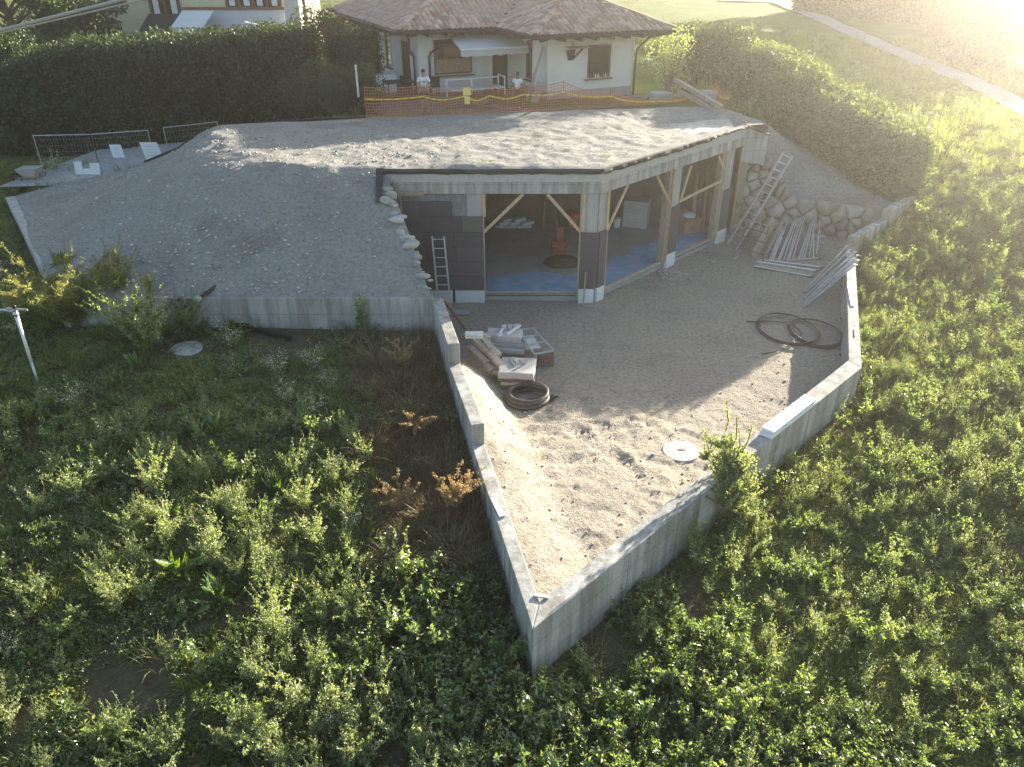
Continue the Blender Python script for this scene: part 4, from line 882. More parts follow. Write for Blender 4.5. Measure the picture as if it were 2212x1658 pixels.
for a, b in zip(tp, tp[1:]): mb.bar(a, b, .004, .055, (0, 0, 1))
for i in range(0, 138, 2):
    a, b = tp[i], tp[i + 1]; mq.bar(a.lerp(b, .1) + Vector((0, -.005, 0)), a.lerp(b, .6) + Vector((0, -.005, 0)), .003, .016, (0, 0, 1))
mb.build('band', 'tape', T); mq.build('print', 'tapeprint', T)
p = fpt(2.1, .6); t = thing('paper_sign', 'cream cut-out sign hung on the orange net below the man', 'sign', tuple(p)); MB().box(p + Vector((0, -.12, .28)), (.32, .015, .3)).build('upper_panel', 'signyellow', t, bevel=.05); MB().box(p + Vector((0, -.12, -.05)), (.22, .015, .3)).build('lower_panel', 'signyellow', t, bevel=.05)
# two thick beams lying crossed behind the net at the right
a, b = at(1462, 190, 4.9), at(1562, 240, 4.5); tag(MB().bar(a + Vector((0, .6, .25)), b + Vector((0, .3, .1)), .18, .16).build('timber_beam', 'oldwood'), 'upper thick timber beam slanting behind the orange net at the right', 'beam')
a, b = at(1470, 203, 4.75), at(1545, 242, 4.45); tag(MB().bar(a + Vector((0, .45, .05)), b + Vector((0, .2, .02)), .16, .14).build('timber_beam', 'oldwood'), 'lower timber beam lying under the slanting beam behind the orange net', 'beam')
p = at(1530, 212, 4.7); tag(MB().ball((p.x, p.y + .5, 4.65), .55, (1, .6, .55), 3).build('grey_bundle', 'tank', None, True), 'rounded grey-violet bundle of sheeting behind the orange net end', 'bundle')
t = thing('slab_stack', 'stack of round grey concrete slabs at the foot of the pale shrub', 'stack', (8.3, 39.2, 3.9))
for k in range(5): MB().lathe((6.85 + .03 * math.sin(k * 2), 37.2, 4.1 + k * .085), [(.5, 0), (.5, .075)], 20).build('round_slab', 'plinth', t)
a, b = at(735, 265, 4.5), at(785, 262, 4.5); tag(MB().bar(a, b, .08, .06).build('edge_board', 'oldwood'), 'grey board lying on the mound edge left of the net', 'board')
o = bpy.data.objects.new('wall_lamp_dummy', None); bpy.data.objects.remove(o)
# ------------------------------------------------------------------ leaves
def unit(a): return a / np.maximum(np.linalg.norm(a, axis=-1, keepdims=True), 1e-9)
def leaf_arrays(P, D, N, L, W, fold=.25):
    D = unit(D); S = unit(np.cross(D, N)); U = np.cross(S, D)
    L = np.asarray(L)[:, None]; W = np.asarray(W)[:, None]
    V = np.stack([P, P + D * L * .45 + S * W * .5 + U * W * fold, P + D * L - U * L * .12, P + D * L * .45 - S * W * .5 + U * W * fold], 1).reshape(-1, 3)
    i = np.arange(len(P))[:, None] * 4
    F = np.concatenate([i + [0, 1, 2], i + [0, 2, 3]], 1).reshape(-1, 3)
    return V, F
def rnd_dirs(n, rng, up=0.): d = rng.normal(size=(n, 3)); d[:, 2] += up; return unit(d)
def ribbon_arrays(A, B, w):
    A = np.asarray(A, float); B = np.asarray(B, float); d = unit(B - A); s = unit(np.cross(d, np.array([.3, .5, .8]))) * w / 2; u = np.cross(s, d)
    V = np.stack([A + s, A - s * .5 + u, A - s * .5 - u, B + s * .7, B - s * .35 + u * .7, B - s * .35 - u * .7], 1).reshape(-1, 3)
    i = np.arange(len(A))[:, None] * 6
    F = np.concatenate([i + [0, 1, 4], i + [0, 4, 3], i + [1, 2, 5], i + [1, 5, 4], i + [2, 0, 3], i + [2, 3, 5]], 1).reshape(-1, 3)
    return V, F
def plant(name, seed, nst, h, spread, lps, L, W, start=.12, curve=.5, leaf='weed', stem='stem', sw=.008, droop=.0, taper=.45, tipup=.3, extra=None, link=False, branch=0, bup=.9):
    rng = np.random.default_rng(seed); VA = []; FA = []; MI = []; nb = 0
    def put(V, F, m):
        nonlocal nb
        VA.append(V); FA.append(F + nb); MI.append(np.full(len(F), m)); nb += len(V)
    for s in range(nst):
        a = rng.uniform(0, 2 * math.pi); hh = h * rng.uniform(.65, 1.0); sp = spread * rng.uniform(.3, 1.0)
        T = np.linspace(0, 1, 8); rad = sp * T ** (1 + curve)
        C = np.stack([np.cos(a) * rad, np.sin(a) * rad, hh * (T - droop * T ** 3)], 1) + np.array([rng.normal() * .03, rng.normal() * .03, 0]); C[1:-1, :2] += rng.normal(size=(6, 2)) * .03 * h
        lines = [(C, lps, 1.)]
        for b in range(branch):
            q = rng.uniform(.25, .85); i = int(q * 7); base = C[i]; dr = unit(np.array([rng.normal(), rng.normal(), bup])); ln = hh * rng.uniform(.15, .4) * (1.15 - q)
            Tb = np.linspace(0, 1, 4)[:, None]; lines.append((base + dr * ln * Tb + np.array([0, 0, .1 * ln]) * Tb ** 2, max(3, int(lps * .35)), .85))
        for (Cc, nl, ls) in lines:
            V, F = ribbon_arrays(Cc[:-1], Cc[1:], sw * (1 if ls == 1 else .6)); put(V, F, 1)
            t = rng.uniform(start if ls == 1 else .05, 1, nl); f = t * (len(Cc) - 1); i = np.minimum(f.astype(int), len(Cc) - 2); fr_ = (f - i)[:, None]
            P = Cc[i] * (1 - fr_) + Cc[i + 1] * fr_; ax = unit(Cc[i + 1] - Cc[i])
            o = rng.normal(size=(nl, 3)); o = unit(o - ax * (o * ax).sum(1)[:, None]); D = o * (1 - tipup * .6) + ax * (tipup + .2 * rng.normal(size=(nl, 1))); D[:, 2] += rng.normal(size=nl) * .2
            N = unit(np.array([0, 0, .8]) + rng.normal(size=(nl, 3)) * .8); sz = ls * (1 - taper * t) * rng.uniform(.7, 1.2, nl)
            V, F = leaf_arrays(P, D, N, L * sz, W * sz); put(V, F, 0)
            if extra:                                  # flowers or seed heads near the tips
                ne = extra[1]; t2 = rng.uniform(.8, 1, ne); k = (t2 * (len(Cc) - 1)).astype(int); k = np.minimum(k, len(Cc) - 1)
                V, F = leaf_arrays(Cc[k] + rng.normal(size=(ne, 3)) * .025, rnd_dirs(ne, rng, .8), rnd_dirs(ne, rng), np.full(ne, extra[2]), np.full(ne, extra[2])); put(V, F, 2)
    return np_mesh(name, np.concatenate(VA), np.concatenate(FA), [leaf, stem] + ([extra[0]] if extra else []), None, False, np.concatenate(MI), link)
def tuft(name, seed, nb, h, spread, w, m, lean=.6, link=False):
    rng = np.random.default_rng(seed); VA = []; FA = []; k = 0
    for i in range(nb):
        a = rng.uniform(0, 2 * math.pi); r0 = spread * .35 * math.sqrt(rng.uniform()); b = np.array([math.cos(a) * r0, math.sin(a) * r0, -.02]); a2 = a + rng.normal() * .9
        hh = h * rng.uniform(.5, 1.1); ln = spread * rng.uniform(.2, 1.) * lean; d = np.array([math.cos(a2), math.sin(a2), 0]); s = np.array([-d[1], d[0], 0]) * w * rng.uniform(.6, 1.2)
        t = [0, .4, .75, 1]; pts = [b + d * ln * q ** 1.8 + np.array([0, 0, hh * (q - .28 * q ** 3)]) for q in t]; ws = [.8, 1, .7, .05]
        V = []
        for p, x in zip(pts, ws): V += [p + s * x / 2, p - s * x / 2]
        VA.append(np.array(V)); F = []
        for q in range(3): F += [(2 * q, 2 * q + 1, 2 * q + 3), (2 * q, 2 * q + 3, 2 * q + 2)]
        FA.append(np.array(F) + k); k += 8
    return np_mesh(name, np.concatenate(VA), np.concatenate(FA), [m], None, False, None, link)
def scatter(name, protos, pts, label):                 # pts: rows x y z rz scale tilt index
    A = np.asarray(pts, float); me = bpy.data.meshes.new(name); me.vertices.add(len(A)); me.vertices.foreach_set('co', A[:, :3].astype(np.float32).ravel())
    a = me.attributes.new('rot', 'FLOAT_VECTOR', 'POINT'); rv = np.zeros((len(A), 3), np.float32); rv[:, 2] = A[:, 3]; rv[:, 0] = A[:, 5]; a.data.foreach_set('vector', rv.ravel())
    a = me.attributes.new('size', 'FLOAT', 'POINT'); a.data.foreach_set('value', A[:, 4].astype(np.float32))
    a = me.attributes.new('idx', 'INT', 'POINT'); a.data.foreach_set('value', A[:, 6].astype(np.int32))
    o = bpy.data.objects.new(name, me); COL.objects.link(o)
    ng = bpy.data.node_groups.new(name, 'GeometryNodeTree'); ng.interface.new_socket('Geometry', in_out='INPUT', socket_type='NodeSocketGeometry'); ng.interface.new_socket('Geometry', in_out='OUTPUT', socket_type='NodeSocketGeometry')
    gi, go = ng.nodes.new('NodeGroupInput'), ng.nodes.new('NodeGroupOutput'); jn = ng.nodes.new('GeometryNodeJoinGeometry')
    def na(nm, ty): q = ng.nodes.new('GeometryNodeInputNamedAttribute'); q.data_type = ty; q.inputs[0].default_value = nm; return q.outputs[0]
    rot, size, idx = na('rot', 'FLOAT_VECTOR'), na('size', 'FLOAT'), na('idx', 'INT')
    for k, pr_ in enumerate(protos):
        ip = ng.nodes.new('GeometryNodeInstanceOnPoints'); oi = ng.nodes.new('GeometryNodeObjectInfo'); oi.inputs['Object'].default_value = pr_; oi.inputs['As Instance'].default_value = True
        cp = ng.nodes.new('FunctionNodeCompare'); cp.data_type = 'INT'; cp.operation = 'EQUAL'
        ia = [s for s in cp.inputs if s.type == 'INT']; ng.links.new(idx, ia[0]); ia[1].default_value = k
        ng.links.new(gi.outputs[0], ip.inputs['Points']); ng.links.new(cp.outputs[0], ip.inputs['Selection']); ng.links.new(oi.outputs['Geometry'], ip.inputs['Instance'])
        ng.links.new(rot, ip.inputs['Rotation']); ng.links.new(size, ip.inputs['Scale']); ng.links.new(ip.outputs[0], jn.inputs[0])
    ng.links.new(jn.outputs[0], go.inputs[0]); o.modifiers.new('scatter', 'NODES').node_group = ng
    return tag(o, label, name.replace('_', ' '), None, 'stuff')

# ------------------------------------------------------------------ hedges: dark core, leafy skin
def hedge(name, label, line, m, dens=120, L=.15, seed=1, lump=.28, group=None, stems=True):
    rng = np.random.default_rng(seed); Q = np.array(line, float)   # x y zbase ztop halfwidth
    seg = np.linalg.norm(np.diff(Q[:, :2], axis=0), axis=1); cum = np.concatenate([[0], np.cumsum(seg)]); tot = cum[-1]
    def ev(s): return np.stack([np.interp(s, cum, Q[:, j]) for j in range(5)], -1)
    t = thing(name, label, 'hedge', tuple(Q[0, :3]), group)
    def skin(s, w, inset):                              # w 0..1 round the section: left side, top, right side
        e = ev(s); e2 = ev(np.clip(s + .1, 0, tot)); e1 = ev(np.clip(s - .1, 0, tot)); d = unit(e2[..., :2] - e1[..., :2]); n_ = np.stack([d[..., 1], -d[..., 0]], -1)
        hw = e[..., 4] - inset; zt = e[..., 3] - inset; zb = e[..., 2]; hgt = zt - zb; per = 2 * hgt + 2 * hw; q = w * per
        x = np.where(q < hgt, -hw, np.where(q < hgt + 2 * hw, -hw + (q - hgt), hw)); z = np.where(q < hgt, zb + q, np.where(q < hgt + 2 * hw, zt, zt - (q - hgt - 2 * hw)))
        rim = np.minimum(np.abs(q - hgt), np.abs(q - hgt - 2 * hw)); z = z - .22 * np.clip(1 - rim / .4, 0, 1) * hw; x = x * (1 - .14 * np.clip(1 - rim / .4, 0, 1))
        bl = lump * (fbm(s * .9 + seed, w * 9, seed, 4) * 1.6); k = (1 + bl / np.maximum(hw, .4))
        endr = np.clip(np.minimum(s, tot - s) / .8, 0, 1); k = k * (.55 + .45 * np.sqrt(endr))
        P = np.stack([e[..., 0] + n_[..., 0] * x * k, e[..., 1] + n_[..., 1] * x * k, z + bl * .8 * (z - zb) / np.maximum(hgt, .1)], -1)
        nx = np.stack([n_[..., 0] * np.sign(x) * (rim > .1), n_[..., 1] * np.sign(x) * (rim > .1), (np.abs(x) < hw * .98) * 1.], -1)
        return P, unit(nx + 1e-3)
    ns, nw = max(6, int(tot / .4)), 26; SS, WW = np.meshgrid(np.linspace(0, tot, ns), np.linspace(0, 1, nw), indexing='ij')
    V, _ = skin(SS, WW, .16); I = np.arange(ns * nw).reshape(ns, nw); F = np.stack([I[:-1, :-1], I[1:, :-1], I[1:, 1:], I[:-1, 1:]], -1).reshape(-1, 4)
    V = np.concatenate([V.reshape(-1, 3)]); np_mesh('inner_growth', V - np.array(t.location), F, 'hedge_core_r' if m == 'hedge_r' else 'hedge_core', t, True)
    area = tot * (2 * np.mean(Q[:, 3] - Q[:, 2]) + 2 * np.mean(Q[:, 4])); n_ = int(area * dens)
    s, w_ = rng.uniform(0, tot, n_), rng.uniform(0, 1, n_); P, N = skin(s, w_, rng.uniform(-.06, .2, n_))
    # end caps
    for e0 in (0, tot):
        k = int(dens * 8); e = ev(np.full(k, e0)); d = unit(ev(np.array([min(e0 + .3, tot)]))[0, :2] - ev(np.array([max(e0 - .3, 0)]))[0, :2]); nn_ = np.array([d[1], -d[0]]); x = rng.uniform(-.85, .85, k) * e[:, 4]
        z = e[:, 2] + rng.uniform(0, .95, k) * (e[:, 3] - e[:, 2]); sg = -1 if e0 == 0 else 1; o_ = rng.uniform(-.3, .15, k) * sg
        P = np.concatenate([P, np.stack([e[:, 0] + nn_[0] * x + d[0] * o_, e[:, 1] + nn_[1] * x + d[1] * o_, z], 1)]); N = np.concatenate([N, np.tile(np.array([d[0] * sg, d[1] * sg, .2]), (k, 1))])
    D = unit(rng.normal(size=P.shape) + N * .5 + np.array([0, 0, .35])); sz = rng.uniform(.6, 1.25, len(P))
    top = N[:, 2] > .6; P[top, 2] += rng.uniform(0, .62, top.sum()) ** 2.2
    V, F = leaf_arrays(P, D, N + rng.normal(size=P.shape) * .5, L * sz, L * .5 * sz)
    o = np_mesh('foliage', V - np.array(t.location), F, m, t); o['kind'] = 'stuff'
    return t
hedge('tall_hedge', 'tall dark evergreen hedge filling the upper left behind the mound', [(-23.5, 36.3, 1.8, 5.7, 1.4), (-19, 37.0, 2.2, 6.5, 1.5), (-14, 37.8, 2.5, 6.8, 1.5), (-9.2, 38.6, 2.9, 6.9, 1.4)], 'hedge', 170, .18, 3, .8)
hedge('laurel_hedge', 'thick laurel hedge running down the right side of the mound to the yard wall', [(9.6, 44.5, 4.1, 6.8, .9), (12.4, 38.5, 3.4, 6.0, 1.25), (13.9, 34.3, 2.6, 4.9, 1.35), (16.1, 30.5, 1.3, 3.8, 1.35)], 'hedge_r', 260, .17, 4, .75)
hedge('clipped_hedge', 'clipped square hedge at the right end of the tall dark hedge', [(-8.9, 40.2, 3.3, 6.75, 1.0), (-6.7, 41.0, 3.6, 6.8, 1.0)], 'hedge', 150, .15, 5, .15)
hedge('far_hedge', 'long broad hedge beside the path in the bright upper right', [(*on_ground(1720, 22)[:2], 4.4, 7.2, 1.6), (38, 74, 4.4, 7.0, 1.8), (33.2, 60, 3.6, 6.4, 1.9), (31.3, 55.0, 3.3, 6.0, 1.7)], 'hedge_r', 55, .3, 6, .4)

def shrub(name, label, c, r, m, n=900, L=.12, seed=1, cat='shrub', stems=7, group=None):
    t = thing(name, label, cat, tuple(c), group); rng = np.random.default_rng(seed); c = np.array(c, float); r = np.array(r, float)
    k = 14; cl = rnd_dirs(k, rng, .4) * rng.uniform(.45, .8, (k, 1)); cr = rng.uniform(.35, .6, k)
    i = rng.integers(0, k, n); P = cl[i] + rnd_dirs(n, rng) * (cr[i] * rng.uniform(.6, 1.0, n) ** .5)[:, None]; N = unit(P); P = P * r + np.array([0, 0, r[2]]) ; P[:, 2] = np.maximum(P[:, 2], .05)
    V, F = leaf_arrays(P, unit(rng.normal(size=P.shape) + N), N + rng.normal(size=P.shape) * .5, L * rng.uniform(.6, 1.2, n), L * .5 * rng.uniform(.6, 1.2, n))
    o = np_mesh('foliage', V, F, m, t); o['kind'] = 'stuff'
    mb = MB()
    for s in range(stems):
        a = rng.uniform(0, 6.28); q = cl[s % k] * r * .8
        mb.tube([c + np.array([math.cos(a) * .08, math.sin(a) * .08, -.1]), c + np.array([q[0] * .45, q[1] * .45, r[2] * .7]), c + q + np.array([0, 0, r[2]])], [.03, .02, .006], 5)
    mb.build('stems', 'bark', t); return t
shrub('dark_shrub', 'dark round shrub at the left end of the orange net', (-6.9, 35.0, 3.7), (1.5, 1.2, 1.15), 'hedge', 5200, .13, 11)
shrub('dark_shrub', 'dark shrub between the tall hedge and the white stake', (-8.9, 36.6, 3.2), (1.6, 1.2, 1.4), 'hedge', 5200, .13, 12)
shrub('dark_shrub', 'dark bush beside the far corner of the white house', (-11.5, 49, 3.9), (2.0, 1.8, 1.8), 'tree', 3500, .2, 13)
shrub('pale_shrub', 'loose pale yellow-green shrub beside the right corner of the house', (7.6, 39.0, 3.95), (1.25, 1.1, 1.5), 'sapling', 1300, .11, 14, stems=18)
shrub('red_shrub', 'small red-leaved shrub behind the clipped hedge', (-9.2, 45.5, 5.6), (1.3, .8, .7), 'redleaf', 900, .16, 15)
shrub('dark_shrub', 'dark bush at the far left edge below the tall hedge', (-21.9, 31.0, 1.9), (1.3, 1.2, 1.5), 'tree', 3600, .13, 16)
tag(MB().box((-6.62, 34.55, 5.4), (.08, .03, 1.3), .3).build('white_stake', 'white'), 'thin white stake standing in the shrubs left of the house', 'stake')

def tree(label, c, h, cr, m, seed, n=9000, L=.3, group=None, cat='tree', low=.25):
    t = thing('tree', label, cat, tuple(c), group); rng = np.random.default_rng(seed); c = np.array(c, float); mb = MB()
    tw = [c + np.array([0, 0, -.3]), c + np.array([.1, .05, h * .35]), c + np.array([-.1, .1, h * .65]), c + np.array([.05, 0, h * .95])]
    mb.tube(tw, [h * .03, h * .022, h * .014, .02], 8); cl = []
    for k in range(26):
        q = rng.uniform(low, .97); a = rng.uniform(0, 6.28); rr_ = cr * rng.uniform(.35, 1.) * math.sin(math.pi * min(1, (q - low + .12) / (1.15 - low))) ** .6
        e = np.array([math.cos(a) * rr_, math.sin(a) * rr_, h * q]); s_ = np.array([0, 0, h * max(.15, q - .2)]); cl.append(np.concatenate([e, [cr * rng.uniform(.25, .45)]]))
        mb.tube([c + s_, c + (s_ + e) / 2 + np.array([0, 0, -.1]), c + e], [h * .011, h * .007, .01], 5)
    mb.build('trunk', 'bark', t, True); cl = np.array(cl); i = rng.integers(0, len(cl), n); dr = rnd_dirs(n, rng)
    P = cl[i, :3] + dr * (cl[i, 3] * rng.uniform(.3, 1, n) ** .5)[:, None] * np.array([1.1, 1.1, .75])
    V, F = leaf_arrays(P, unit(dr + rng.normal(size=P.shape)), dr + np.array([0, 0, .6]) + rng.normal(size=P.shape) * .4, L * rng.uniform(.6, 1.2, n), L * .55 * rng.uniform(.6, 1.2, n))
    o = np_mesh('crown', V, F, m, t); o['kind'] = 'stuff'; return t
tree('dark leafy tree at the top left corner under the cables', (-27, 45, 2.6), 9, 3.2, 'tree', 21, 16000, .26, 'trees behind the tall hedge', low=.05)
tree('dark tree at the far left edge beside the tall hedge', (-24.6, 37.5, 2), 6.2, 2.2, 'tree', 22, 14000, .2, 'trees behind the tall hedge', low=.03)
tree('dark tree between the cream house wall and the top left tree', (-24.2, 47, 2.8), 7, 2.2, 'tree', 23, 9000, .24, 'trees behind the tall hedge', low=.05)
for k, (x, y, h_) in enumerate(((30, 84, 13), (39, 82, 12), (47, 84, 14))):
    tree(('broad tree standing left behind the far hedge', 'broad tree standing in the middle behind the far hedge', 'tall tree standing at the right behind the far hedge')[k], (x, y, float(gz(x, y))), h_, 4.6, 'tree', 30 + k, 8000, .55, 'trees beyond the path')

# ------------------------------------------------------------------ plants for the meadow
GRASS = [tuft('grass_a', 1, 36, .26, .30, .012, 'grass', .8), tuft('grass_b', 2, 36, .20, .34, .013, 'grass_bright', .8), tuft('grass_c', 3, 40, .17, .32, .011, 'grass', .9), tuft('grass_d', 4, 30, .32, .34, .012, 'grass_bright', .7)]
STRAW = [tuft('straw_a', 7, 24, .34, .36, .008, 'straw', .8)]
DRY = [tuft('dry_a', 5, 36, .34, .45, .008, 'dry', 1.1), tuft('dry_b', 6, 30, .5, .5, .008, 'dry', 1.0)]
LOW = [plant('low_a', 11, 16, .16, .30, 10, .05, .032, .05, -.3, 'weed', sw=.004), plant('low_b', 12, 14, .22, .26, 12, .045, .024, .05, 0, 'weed', sw=.004), plant('low_c', 13, 16, .12, .3, 9, .04, .03, .02, -.4, 'grass_bright', sw=.004)]
BROAD = [plant('broad_a', 21, 9, .42, .3, 20, .10, .05, .1, .3, 'weed', tipup=.35), plant('broad_b', 22, 8, .55, .28, 24, .085, .04, .1, .4, 'weed', tipup=.4), plant('broad_c', 23, 10, .34, .34, 16, .11, .055, .08, .1, 'weed')]
PALE = [plant('pale_a', 31, 9, .65, .34, 34, .05, .022, .1, .4, 'weed_pale', branch=4), plant('pale_b', 32, 8, .85, .3, 40, .048, .02, .1, .5, 'weed_pale', branch=5)]
DOCK = [plant('dock_a', 41, 12, .22, .16, 2, .30, .07, .0, .2, 'dock', tipup=.9, taper=.1), plant('dock_b', 42, 14, .3, .2, 2, .26, .06, .0, .2, 'dock', tipup=.9, taper=.1)]
FLOW = [plant('flower_a', 51, 9, .5, .3, 14, .05, .018, .1, .4, 'weed_pale', extra=('flower', 5, .016), branch=2)]
ALLP = GRASS + DRY + LOW + BROAD + PALE + DOCK + FLOW + STRAW     # 17 straw, 0-3 grass 4-5 dry 6-8 low 9-11 broad 12-13 pale 14-15 dock 16 flower
COMP_M = COMPOUND
bare = [(*on_ground(1490, 1295)[:2], .6), (*on_ground(1300, 1395)[:2], .55), (*on_ground(640, 1150)[:2], .7), (*on_ground(290, 1490)[:2], .6), (*on_ground(240, 1480)[:2], .4), (*on_ground(400, 750)[:2], .9), (*on_ground(600, 745)[:2], .9), (*on_ground(690, 740)[:2], .6)]
PTH = [on_ground(x, y) for x, y in ((1560, -45), (1680, 2), (1780, 44), (1850, 77), (1960, 124), (2080, 172), (2150, 205), (2240, 252), (2400, 330))]
def field(n, x0, x1, y0, y1, rng):
    x, y = rng.uniform(x0, x1, n), rng.uniform(y0, y1, n); z0 = gz(x, y)
    dd = y * _c - (z0 - CAM_H) * _s; u = 1106 + FOCAL * x / dd; v = 829 - FOCAL * (y * _s + (z0 - CAM_H) * _c) / dd
    k = (u > -120) & (u < 2330) & (v < 1800) & (v > -60) & ~(inside(COMP_M, x, y)) & (poly_dist(COMP_M, x, y) > .12)
    k &= np.min([seg_dist(a, b, x, y) for a, b in zip(PTH, PTH[1:])], axis=0) > 1.15
    for bx, by, br in bare: k &= ~((np.hypot(x - bx, y - by) < br * (1 + .5 * fbm(x * 2, y * 2, 5))) & (rng.uniform(size=n) < .85))
    return x[k], y[k], z0[k]
rng = np.random.default_rng(77); pts = []
def choose(tab, q): ks = list(tab); c = np.cumsum([tab[k] for k in ks]); return ks[min(int(np.searchsorted(c, q * c[-1])), len(ks) - 1)]
lw = lambda x, y: seg_dist(P0, P3, x, y)
for (n_, b, sc) in ((21000, (-16, 20, 4.5, 21), 1.0), (10000, (-32, 34, 20.5, 34), 1.25), (10000, (9, 52, 33.5, 66), 1.7)):
    x, y, z = field(n_, *b, rng); nz = fbm(x * .55, y * .55, 91, 3); nz2 = fbm(x * .9 + 40, y * .9, 95, 3); dw = lw(x, y); q = rng.uniform(size=len(x)); sz = np.clip(np.exp(rng.normal(size=len(x)) * .32), .5, 2.0) * sc
    for i in range(len(x)):
        X, Y = x[i], y[i]
        if Y > 33: tab = {1: 5, 3: 3, 0: 1, 8: 1, 12: .3}
        elif X < .3 and dw[i] < 2.2 + nz2[i] * 2: tab = {4: 4, 5: 2, 0: 1.2, 6: .6, 7: .5} if Y > 10.6 else {9: 2, 11: 2, 10: 2, 7: 1.5}
        elif X < .5:
            tab = {0: 2, 2: 2, 6: 1.8, 7: 2, 8: 1, 14: .04, 15: .03, 16: .03, 17: .25, 12: .5}
            if nz[i] > .05: tab.update({12: 3.0, 13: 2.2, 9: .6})
            if nz2[i] > .1: tab.update({9: 2.2, 10: 1.6, 1: 1})
            if Y > 15.2: tab = {0: 3, 2: 3, 7: 2, 6: 2, 16: .1, 14: .04}
        else:
            e = X * .7 + (Y - 6) * .9
            tab = {9: 3, 10: 3, 11: 2.2, 7: 1, 0: .8} if e + nz[i] * 12 < 4.6 else {1: 3.4, 3: 1.8, 0: 1.0, 2: .6, 8: 2.4, 7: 1.6, 6: 1, 9: .9, 10: .5, 12: 1.5, 14: .02, 17: .9}
            if nz2[i] > .06: tab.update({12: 3.6, 13: 1.2, 11: 1.2})
        k = choose(tab, q[i]); s_ = sz[i] * (1 if k not in (12, 13) else .8) * (.85 if X > .5 and Y < 33 else 1)
        pts.append((X, Y, z[i] - .02, rng.uniform(0, 6.28), s_, rng.normal() * .12, k))
x, y, z = field(20000, .2, 21, 4.5, 31, rng); q = rng.uniform(size=len(x)); nz = fbm(x * .8, y * .8, 131, 3)
for i in range(len(x)):
    k = choose({1: 3, 0: 1.2, 2: 1, 6: 1.4, 7: 1.6, 8: 3.2, 17: .35, 12: .6} if x[i] * .7 + (y[i] - 6) * .9 + nz[i] * 12 > 4.6 else {7: 2, 6: 2, 9: 1.2, 2: 1}, q[i])
    pts.append((x[i], y[i], z[i] - .02, rng.uniform(0, 6.28), rng.uniform(.55, 1.05), rng.normal() * .12, k))
pts = np.array(pts)
scatter('grass', ALLP, pts[(pts[:, 6] < 6) | (pts[:, 6] == 17)], 'rough grass and dry tufts over the meadow around the walls')
scatter('undergrowth', ALLP, pts[(pts[:, 6] >= 6) & (pts[:, 6] != 17)], 'low leafy weeds covering the meadow around the walls')

# ------------------------------------------------------------------ single larger plants one can point at
BIG = dict(
 pale1=plant('weed_plant', 61, 16, 1.0, .5, 42, .055, .026, .08, .4, 'weed_pale', branch=6), pale2=plant('weed_plant', 62, 18, .8, .6, 40, .055, .026, .08, .2, 'weed_pale', branch=5),
 pale3=plant('weed_plant', 63, 12, 1.25, .4, 46, .05, .022, .08, .5, 'weed_pale', branch=7), broad=plant('weed_plant', 64, 14, .65, .5, 30, .12, .06, .06, .2, 'weed', branch=3),
 fea1=plant('feathery_weed', 65, 30, 1.35, 1.15, 90, .085, .014, .15, .3, 'artemisia', branch=10, droop=.12, sw=.01), fea2=plant('feathery_weed', 66, 14, 1.2, .5, 90, .08, .013, .15, .5, 'artemisia', branch=8, droop=.1),
 rust1=plant('plume_weed', 67, 15, 1.05, .65, 110, .06, .02, .25, .5, 'rusty', 'bark', branch=6, droop=.2, taper=.3), rust2=plant('plume_weed', 68, 8, .8, .6, 90, .055, .018, .25, .5, 'rusty', 'bark', branch=5, droop=.25, taper=.3),
 dark=plant('weed_plant', 69, 26, 1.1, .75, 60, .07, .03, .05, .3, 'weed', branch=6), vine=plant('climbing_plant', 70, 5, 1.25, .22, 26, .12, .09, .1, .2, 'weed', branch=3), dock=plant('dock_plant', 71, 20, .4, .3, 3, .34, .085, 0, .2, 'dock', tipup=.9, taper=.1))
def stand(kind, px, py, sc, label, cat='weed', group=None, loc=None):
    p = on_ground(px, py) if loc is None else Vector(loc); o = bpy.data.objects.new(BIG[kind].name.split('.')[0], BIG[kind].data); COL.objects.link(o)
    o.location = p; o.scale = (sc,) * 3; o.rotation_euler = (0, 0, (px * 7 + py) % 6.28); return tag(o, label, cat, group)
GW = 'tall weeds in the left meadow'
stand('fea1', 165, 712, 2.0, 'big sunlit feathery bush hiding the left corner of the mound wall', 'bush')
stand('fea2', 262, 680, 2.0, 'tall yellowish feathery stalks rising against the mound right of the big bush', 'bush')
stand('dark', 320, 760, 1.9, 'dark bushy weed against the mound wall right of the feathery bush', 'bush')
stand('dark', 402, 735, 1.35, 'smaller dark weed clump under the black pipe on the wall', 'bush')
stand('fea1', 95, 700, 1.3, 'lower feathery bush spreading left of the big sunlit bush', 'bush')
stand('fea2', 325, 640, .7, 'small dry feathery plant on top of the mound wall', 'weed', loc=(-10.1, 19.6, 1.95))
stand('dock', 118, 548, 1.0, 'small green tuft growing on the mound beside the left kerb wall', 'weed', loc=(-13.6, 21.6, 1.95))
stand('vine', 785, 725, 1.2, 'leafy dark climbing plant against the mound wall near its right end', 'climber')
stand('rust2', 868, 800, 1.3, 'dry pale brown weed standing below the mound wall corner', 'weed')
stand('rust2', 905, 940, 1.2, 'small rusty plume weed in the shade beside the middle wall section', 'weed')
stand('rust2', 875, 1110, 1.3, 'rusty plume weed leaning left, beside the tallest rusty weed', 'weed')
stand('rust1', 975, 1105, 1.25, 'tallest rusty-brown plume weed beside the stepped wall', 'weed')
